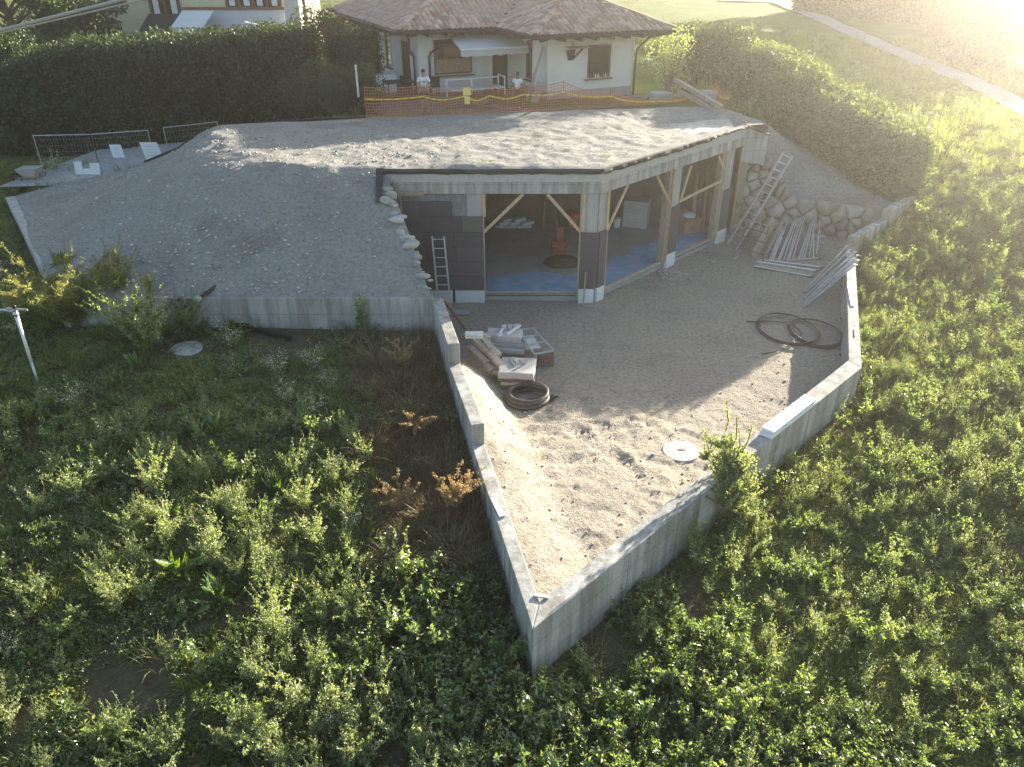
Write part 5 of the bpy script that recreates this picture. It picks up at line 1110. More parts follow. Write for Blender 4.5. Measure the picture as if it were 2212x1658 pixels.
for k, px, py, sc, lb in (('pale2', 190, 1075, 1.0, 'wide pale bush in the sunlit left meadow below the sprinkler'), ('pale1', 345, 1075, .95, 'pale upright weed right of the wide pale bush in the left meadow'), ('pale2', 300, 930, .7, 'pale weed at the shadow edge nearest the sprinkler'), ('pale1', 545, 960, .6, 'bright pale weed on the shadow edge straight below the pipe on the wall'),
    ('pale3', 460, 1230, .95, 'tall pale grey-green weed in the middle of the left meadow'), ('pale2', 480, 1100, .7, 'pale bush right behind the tall grey-green weed in the left meadow'), ('pale1', 660, 1105, .75, 'pale bush beside the bare brown patch in the left meadow'), ('pale3', 265, 1330, .85, 'thin leaning pale weed over grass at the left of the meadow'),
    ('pale1', 600, 1375, .95, 'pale bushy weed in front of the bare brown patch'), ('pale2', 760, 1340, .95, 'wide leafy weed on the right of the left meadow facing the long wall'), ('broad', 765, 1470, .9, 'glossy broad-leaved weed below the wide leafy weed'), ('pale2', 560, 1620, 1.05, 'big pale bush at the bottom of the picture left of centre'),
    ('pale1', 370, 1640, .8, 'pale upright bush at the bottom left beside the grassy hollow'), ('pale2', 85, 1290, .7, 'pale weed at the left edge of the meadow half way down'), ('pale2', 20, 1560, .8, 'bushy weed cut by the left picture edge near the bottom'), ('dock', 510, 1400, 1.0, 'bright green dock with long leaves in the left meadow'), ('dock', 60, 1430, 1.0, 'bright green dock near the left picture edge'), ('pale1', 760, 965, .5, 'small bright weed alone in the shade near the rusty weeds')):
    stand(k, px, py, sc * (1.3 if k != 'dock' else .42), lb, 'weed', GW)
GR = 'tall weeds in the right meadow'
for k, px, py, sc, lb in (('broad', 1190, 1560, 1.0, 'broad-leaved weed at the bottom just left of the wall corner line'), ('broad', 1330, 1575, 1.1, 'glossy broad-leaved bush below the near wall corner'), ('broad', 1440, 1480, 1.0, 'glossy broad-leaved bush below the bare soil patch'), ('broad', 1560, 1560, 1.05, 'glossy broad-leaved bush at the bottom centre right of the corner'), ('pale2', 1900, 1020, .8, 'light green round bush in the right meadow below the wall bend'), ('pale2', 2090, 1060, .75, 'light green bush near the right picture edge level with the manhole'), ('pale1', 1800, 880 + 20, .6, 'yellowish weed by the outer wall bend'), ('pale2', 2120, 1330, .9, 'pale bush at the right edge low in the meadow'), ('dock', 1640, 1180, .8, 'bright tuft below the sapling outside the long wall')):
    stand(k, px, py, sc * (1.2 if k != 'dock' else .42), lb, 'weed', GR)
# sapling leaning over the long wall
sp = plant('sapling', 81, 7, 3.5, .58, 170, .068, .04, .1, .5, 'sapling', 'bark', .03, branch=38, bup=1.45, taper=.15, tipup=.3, link=True)
sp.location = (4.85, 12.5, -.35); sp.rotation_euler = (0, R(-13), 0); tag(sp, 'young leafy tree growing outside the long wall and rising above it', 'sapling')

# ------------------------------------------------------------------ loose stones on the earth
PB = []
for k in range(4):
    o = bpy.data.objects.new('pebble', stone_data(40 + k, .6, 'pebble', 1)); PB.append(o)
rng = np.random.default_rng(5)
def stones(n, x0, x1, y0, y1, zf, poly, dfun, smin, smax, pw):
    x, y = rng.uniform(x0, x1, n), rng.uniform(y0, y1, n); k = inside(poly, x, y) & (rng.uniform(size=n) < dfun(x, y)); x, y = x[k], y[k]
    s = smin + (smax - smin) * rng.uniform(size=len(x)) ** pw; z = zf(x, y) + s * .15
    return np.stack([x, y, z, rng.uniform(0, 6.28, len(x)), s, rng.normal(size=len(x)) * .3, rng.integers(0, 4, len(x))], 1)
A = stones(30000, -19.5, -2.3, 19.5, 30, mound_z, MOUND, lambda x, y: .25 + 1.1 * smooth(1 - np.hypot((x + 8) / 4.5, (y - 21) / 2)), .008, .07, 7)
B_ = stones(9000, -12, 14, 23.7, 35, mound_z, MOUND, lambda x, y: .6 + 0 * x, .006, .03, 4)
C_ = stones(24000, -4, 13, 9, 31, yard_z, YARD, lambda x, y: .35 + .5 * vn(x, y, 3), .005, .045, 7)
scatter('gravel', PB, np.concatenate([A, B_, C_]), 'loose pebbles and stones strewn over mound and yard')
# footprints of plants on the roof: three tiny tufts
for (px, py, k) in ((1055, 350, 'low'), (1310, 340, 'low'), (1424, 258, 'stalk')):
    p = at(px, py, 4.42); src = LOW[2] if k == 'low' else STRAW[0]; o = bpy.data.objects.new('seedling', src.data); COL.objects.link(o); o.location = (p.x, p.y, mz(p.x, p.y) - .01); o.scale = (.9, .9, .5) if k == 'low' else (.3, .3, 1.6)
    tag(o, {1055: 'small green weed near the front edge of the garden roof', 1310: 'small green weed right of the other on the garden roof', 1424: 'single pale stalk standing on the garden roof near the net'}[px], 'weed')
# ------------------------------------------------------------------ things in the yard
def yb(px, py, z=0.):
    p = at(px, py, z)
    for _ in range(4): z = yz(p.x, p.y); p = at(px, py, z)
    return p
def slab(c, sx, sy, h_, rz, m, name, parent, seed, rough=.02):
    r = random.Random(seed); M_ = Matrix.Rotation(rz, 3, 'Z'); n_ = 6; ring = []
    for (ax, ay, bx, by) in ((-1, -1, 1, -1), (1, -1, 1, 1), (1, 1, -1, 1), (-1, 1, -1, -1)):
        for k in range(n_): f_ = k / n_; ring.append(Vector(((ax + (bx - ax) * f_) * sx / 2 + r.uniform(-rough, rough), (ay + (by - ay) * f_) * sy / 2 + r.uniform(-rough, rough), 0)))
    c = Vector(c); b = [c + M_ @ p for p in ring]; t_ = [c + M_ @ (p * .985) + Vector((0, 0, h_ + r.uniform(-.004, .004))) for p in ring]
    return MB().hexa(b, t_).build(name, m, parent, bevel=.012)
p = yb(1116, 828); z0 = p.z
t = thing('slab_pile', 'pallet of thick pale granite slabs in the sun beside the stepped wall', 'stone pile', tuple(p))
def pallet(c, rz, par, sx=1.0, sy=.9):
    M_ = Matrix.Rotation(rz, 3, 'Z')
    for k in range(5): MB().box(c + M_ @ Vector((0, -sy / 2 + .07 + k * (sy - .14) / 4, .115)), (sx, .12, .022), rz).build('pallet_board', 'oldwood', par)
    for k in range(3): MB().box(c + M_ @ Vector((-sx / 2 + .06 + k * (sx - .12) / 2, 0, .05)), (.1, sy, .1), rz).build('pallet_block', 'oldwood', par)
rz1 = -.07
slab(p + Vector((.02, .05, -.04)), 1.02, .95, .16, rz1, 'paverbrown', 'base_slab', t, 1); slab(p + Vector((.03, .08, .12)), .93, .85, .08, rz1 + .03, 'granite', 'stone_slab', t, 2); slab(p + Vector((.0, .1, .20)), .94, .86, .11, rz1, 'paverbrown', 'stone_slab', t, 3); slab(p + Vector((.02, .12, .31)), .97, .9, .19, rz1 - .02, 'granite', 'stone_slab', t, 4)
pz = p.z + .5
p2 = yb(1096, 762)
t = thing('slab_pile', 'second pile of rough grey slabs behind the granite pile, with off-cuts on top', 'stone pile', tuple(p2))
slab(p2 + Vector((.0, .0, -.04)), 1.15, .9, .2, -.1, 'paverbrown', 'base_slab', t, 5); slab(p2 + Vector((0, .05, .16)), 1.1, .85, .12, -.16, 'granite', 'stone_slab', t, 6); slab(p2 + Vector((-.05, .1, .28)), 1.2, .7, .1, -.12, 'plinth', 'stone_slab', t, 7); slab(p2 + Vector((-.08, .18, .38)), 1.06, .55, .2, -.14, 'granite', 'stone_slab', t, 8, .035)
for k, (dx, dy, sz) in enumerate(((-.1, .34, .14), (.08, .37, .15), (.26, .38, .2))): MB().box(p2 + Vector((dx, dy, .66)), (sz, .14, .13), .2 * k).build('off_cut', 'granite', t, bevel=.01)
# loose rails and plates on the piles
def lay(label, a, b, w_, h_, m, cat): return tag(MB().bar(a, b, w_, h_).build(label[0], m), label[1], cat)
lay(('steel_rail', 'left of two thin steel rails on the granite pile'), p + Vector((-.2, .42, .53)), p + Vector((-.05, .0, .53)), .045, .035, 'steel', 'rail'); lay(('steel_rail', 'right of two thin steel rails on the granite pile'), p + Vector((-.06, .45, .53)), p + Vector((.02, .08, .53)), .045, .035, 'steel', 'rail')
t = thing('steel_bracket', 'upright drilled steel bracket standing on the granite pile', 'bracket', tuple(p + Vector((.2, .2, .5)))); MB().box(p + Vector((.22, .16, .58)), (.16, .015, .13), .3).build('drilled_plate', 'steel', t); MB().box(p + Vector((.16, .28, .515)), (.1, .28, .03), .3).build('foot_plate', 'steel', t)
lay(('white_post', 'white square post lying slanted on the second slab pile'), p2 + Vector((.0, .0, .61)), p2 + Vector((.38, .42, .69)), .075, .06, 'white', 'post')
t = thing('steel_bracket', 'round-headed white bracket on the second slab pile', 'bracket', tuple(p2 + Vector((-.2, .1, .6)))); MB().bar(p2 + Vector((-.22, -.02, .62)), p2 + Vector((-.14, .25, .64)), .06).build('arm', 'white', t); MB().lathe(p2 + Vector((-.23, -.05, .585)), [(.08, 0), (.08, .04)], 14).build('round_plate', 'white', t)
# steel window frame resting on the piles
q = [at(x, y, p2.z + .42) for x, y in ((1118, 714), (1151, 710), (1196, 758), (1155, 766))]
t = thing('steel_grating', 'pale steel grating frame with three cross bars lying over the slab piles', 'metal frame', tuple(q[3]))
for k in range(4): MB().bar(q[k], q[(k + 1) % 4], .05, .05).build('frame_bar', 'alu', t)
for f_ in (.3, .6): MB().bar(q[0].lerp(q[3], f_), q[1].lerp(q[2], f_), .04, .04).build('cross_bar', 'alu', t)
tag(MB().box((q[0] + q[1] + q[2] + q[3]) / 4 + Vector((-.12, -.05, -.06)), (.42, .75, .03), .25).build('board', 'granite'), 'pale board under the steel grating frame', 'board')
pp = yb(1180, 772 + 18); t = thing('paver_stack', 'low stack of dark bricks holding up the steel frame', 'brick stack', tuple(pp))
for k in range(3): MB().box(pp + Vector((-.02, .05, .06 + k * .125)), (.45, .25, .12), .1 * k).build('brick', 'paverbrown', t, bevel=.008)
# kerb stones tipped against the wall
ks = [((1026, 735), (1060, 765), .19), ((1040, 728), (1075, 770), .19), ((1015, 752), (1052, 786), .2), ((1058, 765), (1080, 785), .18), ((1070, 778), (1086, 792), .17), ((1050, 790), (1064, 802), .17), ((1060, 800), (1078, 806), .17), ((1034, 720), (1058, 732), .17), ((1062, 752), (1080, 768), .16)]
for k, ((ax, ay), (bx, by), wd) in enumerate(ks):
    lift = (.46, .52, .3, .42, .4, .22, .14, .62, .5)[k]; za = yz(-.9, 18.2); a, b = at(ax, ay, za * .5 + lift), at(bx, by, za * .5 + lift * .8)
    tag(MB().bar(a, b, wd, wd * .8).build('kerb_stone', 'kerbstone', bevel=.02), ('longest upper kerb stone of the tipped heap', 'long kerb stone lying just right of the longest', 'lowest long kerb stone at the wall side of the heap', 'short kerb block touching the granite pile', 'short kerb block just before the granite pile corner', 'kerb block end at the lower tip of the heap', 'last kerb block beside the pipe coil', 'kerb piece at the back of the heap', 'pale kerb piece in the middle of the heap')[k], 'kerb stone', 'kerb stones tipped beside the wall')
a = at(1022, 726, 1.0); t = thing('hollow_block', 'white hollow building block with slots on the kerb stone heap', 'block', tuple(a)); MB().box(a + Vector((.02, .1, -.02)), (.5, .16, .16), -.02).build('block_body', 'white', t, bevel=.01)
for k in range(4): MB().box(a + Vector((-.15 + k * .115, .017, -.03)), (.07, .006, .025)).build('slot', 'plinth', t)
# corrugated pipe coil
cc = yb(1138, 866)
rng2 = random.Random(4)
def coil(path_r, z0_, ph, a0, a1, cx=0., cy_=0., el=1., tilt=0.): return [cc + Vector((cx + path_r(a) * math.cos(a + ph), cy_ + path_r(a) * el * math.sin(a + ph), z0_(a))) for a in np.linspace(a0, a1, int((a1 - a0) * 9) + 3)]
t = thing('pipe_coil', 'coil of thick brown-black corrugated pipe lying before the granite pile', 'pipe coil', tuple(cc))
MB().tube(coil(lambda a: .60 - .008 * a, lambda a: .06 + .012 * a, .1, 0, 12.2), .055, 10).build('pipe_loop', 'hose', t, True)
MB().tube(coil(lambda a: .50 - .004 * a + .03 * math.sin(a * 1.3), lambda a: .17 + .012 * a, 1.0, 0, 6.6, .04, .02), .055, 10).build('pipe_loop', 'hose', t, True)
MB().tube(coil(lambda a: .43 + .012 * a, lambda a: .08 + .02 * math.sin(a), 3.6, 0, 5.0, .12, -.03), .028, 8).build('inner_pipe', 'hose', t, True)
for k in range(4): MB().tube(coil(lambda a: .34 - .055 * k, lambda a: .07 + .025 * k, 4.0, 0, 2.6 - .2 * k, .10 + .02 * k, .02), .026, 8).build('inner_pipe', 'hose', t, True)
a = coil(lambda a: .60, lambda a: .06, .1, 0, .3)[0]; MB().tube([a + Vector((-.02, -.12, 0)), a + Vector((.09, .03, .02)), a + Vector((.2, .12, .0))], .055, 10).build('pipe_end', 'hose', t, True)
# thin hose by the right wall
hc = at(1702, 712, .03)
t = thing('hose_coil', 'loose coils of thin dark irrigation hose on bare earth by the right wall', 'hose', tuple(hc))
def loop(c, rx, ry, n_, ph, z_): return [c + Vector((rx * math.cos(a + ph) * (1 - .03 * a / 6.28), ry * math.sin(a + ph) * (1 - .025 * a / 6.28), z_ + .01 * a / 3 + .02 * math.sin(2 * a))) for a in np.linspace(0, 6.28 * n_, int(26 * n_))]
h1, h2 = at(1702, 714, .02), at(1760, 722, .02); h1.z = yz(h1.x, h1.y) + .03; h2.z = yz(h2.x, h2.y) + .03
MB().tube(loop(h1, .95, 1.15, 3.3, 1.2, .0), .014, 6).build('hose_loop', 'thin_hose', t, True); MB().tube(loop(h2, .80, 1.05, 3.6, 2.2, .02), .014, 6).build('hose_loop', 'thin_hose', t, True)
q = [at(x, y, 0) for x, y in ((1612, 699), (1660, 698), (1705, 700), (1732, 722), (1715, 745), (1670, 765), (1645, 770))]; MB().tube([Vector((a.x, a.y, yz(a.x, a.y) + .05)) for a in q], .018, 6).build('hose_end', 'thin_hose', t, True)
# concrete well cover
c = yb(1470, 978); t = thing('well_cover', 'round pale concrete well cover in the churned yard earth', 'cover', tuple(c)); MB().lathe(c + Vector((0, 0, -.1)), [(.43, 0), (.43, .14), (.41, .155), (.0, .16)], 40).build('concrete_ring', 'granite', t); MB().ball(c + Vector((.03, .03, .055)), .1, (1.2, .7, .12)).build('dirt_patch', 'yard', t, True)
# white boards on the long wall
d45 = Vector((.709, .705, 0)); nrm = Vector((-.705, .709, 0)); c = Vector((6.42, 14.85, ZT))
for k in range(2): tag(MB().box(c + nrm * (.0 + .02 * k) + Vector((0, 0, .045 + .075 * k)) + d45 * .05 * k, (2.15 - .12 * k, .31, .07), math.atan2(d45.y, d45.x)).build('foam_board', 'white', bevel=.006), ('lower white foam board lying on the long wall', 'upper white foam board lying on the long wall')[k], 'foam board', 'boards on the long wall')
tag(MB().box((-.28, 11.65, ZT + .02), (.62, .13, .025), -1.25).build('thin_board', 'alu'), 'thin grey board lying on the lower section of the stepped wall', 'board')
tag(MB().box((.5, 9.3, ZT + .02), (.24, .07, .03), -.2).build('thin_board', 'alu'), 'small board laid across the sharp near corner of the walls', 'board')
# left ladder
def ladder(name, label, a, b, a2, b2, rungs, m, r_=.025, mr=None):
    t = thing(name, label, 'ladder', tuple(a))
    MB().bar(a, b, r_ * 2, r_ * 2).build('rail', m, t); MB().bar(a2, b2, r_ * 2, r_ * 2).build('rail', m, t)
    for k in range(rungs): f_ = (k + .7) / rungs; MB().tube([a.lerp(b, f_), a2.lerp(b2, f_)], r_ * .7, 6).build('rung', mr or m, t)
    return t
ladder('ladder', 'short aluminium ladder standing against the dark insulated garage wall', Vector((-2.42, 23.0, .02)), Vector((-2.56, 23.42, 2.35)), Vector((-2.02, 23.0, .02)), Vector((-2.18, 23.42, 2.35)), 8, 'alu')
a1, b1 = at(1571, 529, .0), atY(1693, 329, 30.1); a2, b2 = at(1590, 541, .0), atY(1712, 337, 29.9)
ladder('long_ladder', 'long double aluminium ladder leaning against the boulder wall', a1, b1, a2, b2, 13, 'alu', .032)
# scaffold frame standing behind the boards
t = thing('scaffold_trestle', 'rusty scaffold trestle frame standing in front of the long ladder', 'scaffold', tuple(at(1614, 565, 0)))
f1, f2 = at(1598, 556, .0), at(1646, 572, .0); T1, T2 = f1 + Vector((.15, .5, 1.35)), f2 + Vector((.15, .45, 1.35))
for a, b in ((f1, T1), (f2, T2)): MB().tube([a, b], .024, 7).build('upright', 'rust', t)
for f_ in (.25, .55, .8, 1.): MB().tube([f1.lerp(T1, f_), f2.lerp(T2, f_)], .022, 7).build('cross_tube', 'steel' if f_ == 1. else 'rust', t)
for a in (f1, f2): MB().tube([a + Vector((-.3, -.25, .02)), a + Vector((.1, .1, .05))], .02, 6).build('foot', 'steel', t)
tag(MB().bar(at(1627, 556, .02), atY(1672, 476, 29.4), .42, .05, (.2, -1, 0)).build('shutter_board', 'oldwood'), 'wide weathered board leaning on the boulder wall beside the ladder', 'board')
tag(MB().bar(at(1650, 560, .02), atY(1690, 478, 29.4), .14, .05, (.2, -1, 0)).build('leaning_plank', 'oldwood'), 'narrow plank leaning between the wide board and the props', 'plank')
# steel props against the boulders
PL = [((1662, 563), (1690, 487)), ((1665, 565), (1694, 486)), ((1670, 563), (1697, 485)), ((1673, 556), (1700, 483)), ((1680, 564), (1716, 474)), ((1684, 564), (1719, 473)), ((1693, 562), (1722, 473)), ((1700, 563), (1727, 474)), ((1704, 562), (1733, 471)), ((1712, 562), (1738, 470)), ((1724, 565), (1754, 474)), ((1729, 566), (1756, 473)), ((1735, 566), (1758, 472)), ((1747, 560), (1760, 474)), ((1756, 563), (1758, 476)), ((1762, 556), (1772, 478))]
wd_ = ['first', 'second', 'third', 'fourth', 'fifth', 'sixth', 'seventh', 'eighth', 'ninth', 'tenth', 'eleventh', 'twelfth', 'thirteenth', 'fourteenth', 'fifteenth', 'last']
for k, (a, b) in enumerate(PL):
    a3, b3 = at(*a, .03), atY(*b, 29.45 if k % 3 else 29.35); a3.z = yz(a3.x, a3.y) + .02; d_ = (b3 - a3).normalized()
    t = thing('steel_prop', 'steel prop leaning on the boulder wall, %s from the long ladder' % wd_[k], 'prop', tuple(a3), 'steel props against the boulder wall'); MB().tube([a3, a3.lerp(b3, .55)], .026, 7).build('outer_tube', 'steel', t); MB().tube([a3.lerp(b3, .54), b3], .019, 7).build('inner_tube', 'steel', t)
    MB().box(b3, (.13, .13, .012), .4).build('head_plate', 'steel', t)
for k, (a, b) in enumerate((((1630, 576), (1752, 598)), ((1634, 570), (1762, 590)), ((1643, 563), (1775, 580)), ((1700, 566), (1768, 562)))):
    a3, b3 = at(*a, .06), at(*b, .06); zz = yz(*((a3 + b3) / 2)[:2]) + .05 + (.06 if k == 1 else 0); a3.z = b3.z = zz
    t = thing('steel_prop', ('front prop of those lying flat on the ground', 'second prop lying flat, raised on its neighbours', 'rear long prop lying flat before the leaning props', 'short prop lying flat behind the long ones')[k], 'prop', tuple(a3), 'props lying flat'); MB().tube([a3, b3], .03, 7).build('outer_tube', 'steel', t); MB().box(b3, (.14, .14, .02), .5).build('foot_plate', 'rust', t)
lay(('plank', 'plank lying flat on the ground among the fallen props'), at(1636, 573, .1), at(1757, 594, .1), .2, .05, 'oldwood', 'plank')
# poles thrown over the right wall
OL = [((1736, 631), (1829, 532)), ((1738, 634), (1835, 540)), ((1742, 630), (1832, 545)), ((1735, 648), (1838, 552)), ((1738, 655), (1846, 545)), ((1734, 664), (1845, 558)), ((1736, 667), (1850, 566)), ((1737, 660), (1852, 562)), ((1745, 662), (1848, 572)), ((1742, 650), (1842, 560)), ((1768, 640), (1853, 552))]
for k, (a, b) in enumerate(OL):
    a3 = at(*a, .0); a3.z = yz(a3.x, a3.y) + .03; b3 = at(*b, ZT + .22 + .03 * (k % 3))
    t = thing('scaffold_pole', ('lowest' if k == 0 else 'scaffold') + ' pole lying over the right wall, %s in the bundle from the far side' % wd_[k], 'pole', tuple(a3), 'scaffold poles over the right wall'); MB().tube([a3, a3.lerp(b3, .6)], .026, 7).build('tube', 'steel', t); MB().tube([a3.lerp(b3, .59), b3], .021, 7).build('tube', 'alu' if k % 2 else 'steel', t); MB().box(b3, (.12, .12, .012), .3).build('end_plate', 'steel', t)
c = (Vector((*AO, 0)) + Vector((*BO, 0))) / 2
lay(('flat_rail', 'long white metal rail lying on top of the right wall'), at(1834, 620, ZT + .02), at(1842, 662, ZT + .02), .1, .03, 'alu', 'rail'); lay(('flat_rail', 'short dark strip on top of the right wall near its bend'), at(1845, 712, ZT + .015), at(1846, 728, ZT + .015), .02, .02, 'rust', 'strip')
# heap of broken stone before the second column
gh = at(1455, 596, .0); t = thing('rubble_heap', 'small heap of pale rubble before the second garage column', 'rubble heap', tuple(gh)); r = random.Random(8)
MB().ball((gh.x, gh.y, -.02), .62, (1, .8, .2), 3).build('heap_core', 'yard', t, True)
for k in range(120):
    a, d_ = r.uniform(0, 6.28), abs(r.gauss(0, .36)); s = r.uniform(.03, .075); share('rubble_stone', SD[k % 6], (gh.x + math.cos(a) * d_, gh.y + math.sin(a) * d_ * .8, max(.02, .13 - d_ * .17) + r.uniform(0, .03)), t, (r.uniform(-.5, .5), r.uniform(-.5, .5), a), (s, s * .8, s * .8))
# bar, boards and posts near the garage corner
lay(('iron_bar', 'dark iron bar leaning against the top end of the stepped wall'), Vector((-1.47, 21.46, .02)), Vector((-2.0, 19.95, 1.75)), .05, .05, 'rust', 'bar')
tag(MB().box((-1.75, 22.6, .06), (.75, .35, .04), .05).build('metal_plate', 'plinth'), 'grey plate lying at the foot of the insulated garage wall', 'plate')
lay(('timber_stake', 'brown timber stake standing before the corner column of the garage'), Vector((2.38, 23.32, -.1)), Vector((2.42, 23.42, 1.15)), .09, .04, 'oldwood', 'stake')
# ------------------------------------------------------------------ inside the garage
def gb(px, py): return at(px, py, .16)
c = gb(1206, 545); t = thing('brick_pile', 'pile of red bricks with a single brick column on top inside the first bay', 'brick pile', tuple(c)); r = random.Random(2)
for L_ in range(5):
    for k in range(4): MB().box(c + Vector(((k % 2 - .5) * .27 + r.uniform(-.015, .015), (k // 2 - .5) * .24, .05 + L_ * .095)), (.25, .12 * 1.8, .085), r.uniform(-.1, .1)).build('brick', 'brick', t)
for L_ in range(6): MB().box(c + Vector((.03, .0, .53 + L_ * .09)), (.24, .16, .082), r.uniform(-.15, .15)).build('brick', 'brick', t)
c = gb(1212, 572); t = thing('mortar_heap', 'heap of dark mortar sand on a pale sheet inside the first bay', 'sand heap', tuple(c))
mb = MB(); mb.add([(c.x + (.8 + .08 * math.sin(k * 3)) * math.cos(k * .524), c.y + .25 + (.75 + .1 * math.cos(k * 2)) * math.sin(k * .524), .178) for k in range(12)], [tuple(range(12))]); mb.build('ground_sheet', 'plinth', t); MB().ball((c.x + .05, c.y + .1, .17), .68, (1.05, .8, .42), 3).build('sand', 'soil', t, True)
c = gb(1374, 488); t = thing('foam_pack', 'tall pale pack of foam boards standing inside the second bay', 'foam pack', tuple(c))
for k in range(9): MB().box(c + Vector((0, .1, .06 + k * .125)), (1.0 + .01 * (k % 2), .85, .12), -.32).build('foam_sheet', 'foam', t, bevel=.01)
c = gb(1482, 505); t = thing('cardboard_box', 'open cardboard box with rubbish inside the third bay', 'box', tuple(c)); 
MB().box(c + Vector((.1, .3, .3)), (.85, .65, .6), .5).build('carton', 'cardboard', t, bevel=.01); MB().box(c + Vector((-.1, .35, .72)), (.6, .5, .02), .5, Matrix.Rotation(.5, 3, 'Z') @ Matrix.Rotation(.6, 3, 'X')).build('flap', 'cardboard', t); MB().ball(c + Vector((.12, .35, .66)), .3, (1, .8, .5)).build('wrapping', 'white_board', t, True)
c = Vector((.0, 30.9, .16)); t = thing('cement_bags', 'stack of pale cement bags at the back of the first bay', 'bag stack', tuple(c))
for k in range(8): MB().box(c + Vector((-.4 + .45 * (k % 3) + .1 * (k // 3), 0, .08 + .14 * (k // 3))), (.6, .4, .13), .1 * k).build('bag', 'white_board', t, bevel=.05)
c = Vector((1.6, 30.9, .16)); t = thing('step_ladder', 'old step ladder standing at the back of the first bay', 'ladder', tuple(c))
for sx in (-1, 1): MB().bar(c + Vector((sx * .28, 0, 0)), c + Vector((sx * .18, .4, 1.6)), .05).build('rail', 'oldwood', t); MB().bar(c + Vector((sx * .28, .8, 0)), c + Vector((sx * .18, .4, 1.6)), .04).build('rear_rail', 'oldwood', t)
for k in range(5): MB().bar(c + Vector((-.26, .08 + .07 * k, .3 + .28 * k)), c + Vector((.26, .08 + .07 * k, .3 + .28 * k)), .06, .03).build('tread', 'oldwood', t)
c = Vector((2.5, 31.0, .16)); t = thing('mixer_tub', 'orange plastic tub at the back of the garage beside the step ladder', 'tub', tuple(c)); MB().lathe(c, [(.22, 0), (.3, .6), (.33, .62), (.3, .64)], 16).build('tub', 'net', t)
c = Vector((4.4, 31.0, .16)); t = thing('bucket', 'white bucket on the garage floor at the back', 'bucket', tuple(c)); MB().lathe(c, [(.14, 0), (.17, .34), (.18, .35)], 14).build('pail', 'white', t); MB().lathe(c + Vector((0, 0, .35)), [(.18, 0), (.18, .02)], 14).build('rim', 'white', t)
for k in range(6): lay(('garage_plank', '%s plank leaning on the back wall inside the third bay' % wd_[k]), Vector((7.5 + .22 * k, 30.6, .18)), Vector((7.7 + .2 * k, 31.6, 2.3 + .15 * (k % 3))), .14, .04, 'oldwood' if k % 2 else 'wood', 'plank')['group'] = 'planks stored in the garage'
# ------------------------------------------------------------------ left side: pipes, cover, sprinkler, court
t = thing('drain_pipe', 'black pipe with a grey collar poking over the front mound wall', 'pipe', (-8.5, 19.2, 2)); MB().tube([(-8.22, 20.1, 2.16), (-8.6, 19.15, 2.04)], .055, 10).build('pipe_body', 'black', t, True); MB().tube([(-8.57, 19.22, 2.05), (-8.66, 19.0, 2.02)], .075, 12).build('collar', 'plinth', t, True); MB().tube([(-8.6, 19.12, 2.04), (-8.7, 18.93, 2.01)], .05, 10).build('pipe_end', 'black', t, True)
a, b = on_ground(507, 706), on_ground(628, 737); lay(('long_pipe', 'long black pipe lying on pale soil below the mound wall'), a + Vector((0, 0, .1)), b + Vector((0, 0, .08)), .13, .13, 'black', 'pipe')
c = on_ground(402, 752); t = thing('well_cover', 'round gravelly concrete cover in the shaded weeds below the mound wall', 'cover', tuple(c)); MB().lathe(c + Vector((0, 0, -.16)), [(.5, 0), (.5, .13), (.4, .17), (0, .19)], 32).build('concrete_ring', 'gravel_court', t)
mb = MB(); c = on_ground(640, 745)
sb_, st = Vector((-11.75, 16.3, .85)), Vector((-11.9, 16.6, 2.72)); t = thing('sprinkler', 'irrigation sprinkler on a slanted pale pole at the left edge', 'sprinkler', tuple(sb_))
MB().tube([sb_, sb_.lerp(st, .4)], .028, 8).build('lower_pole', 'alu', t, True); MB().tube([sb_.lerp(st, .38), st], .04, 10).build('upper_pole', 'white', t, True); MB().tube([st - Vector((0, 0, .25)), st], .05, 10).build('pole_head', 'alu', t, True)
MB().lathe(st, [(.06, 0), (.07, .06), (.04, .12), (.05, .16)], 12).build('swivel', 'steel', t); MB().tube([st + Vector((.05, 0, .1)), st + Vector((-.25, .0, .16)), st + Vector((-.5, 0, .14))], [.04, .03, .022], 8).build('nozzle', 'steel', t, True); MB().bar(st + Vector((-.15, -.02, .2)), st + Vector((.3, .03, .14)), .03, .05).build('swing_arm', 'steel', t); MB().ball(st + Vector((.02, 0, .24)), .05).build('spring_cap', 'black', t, True)
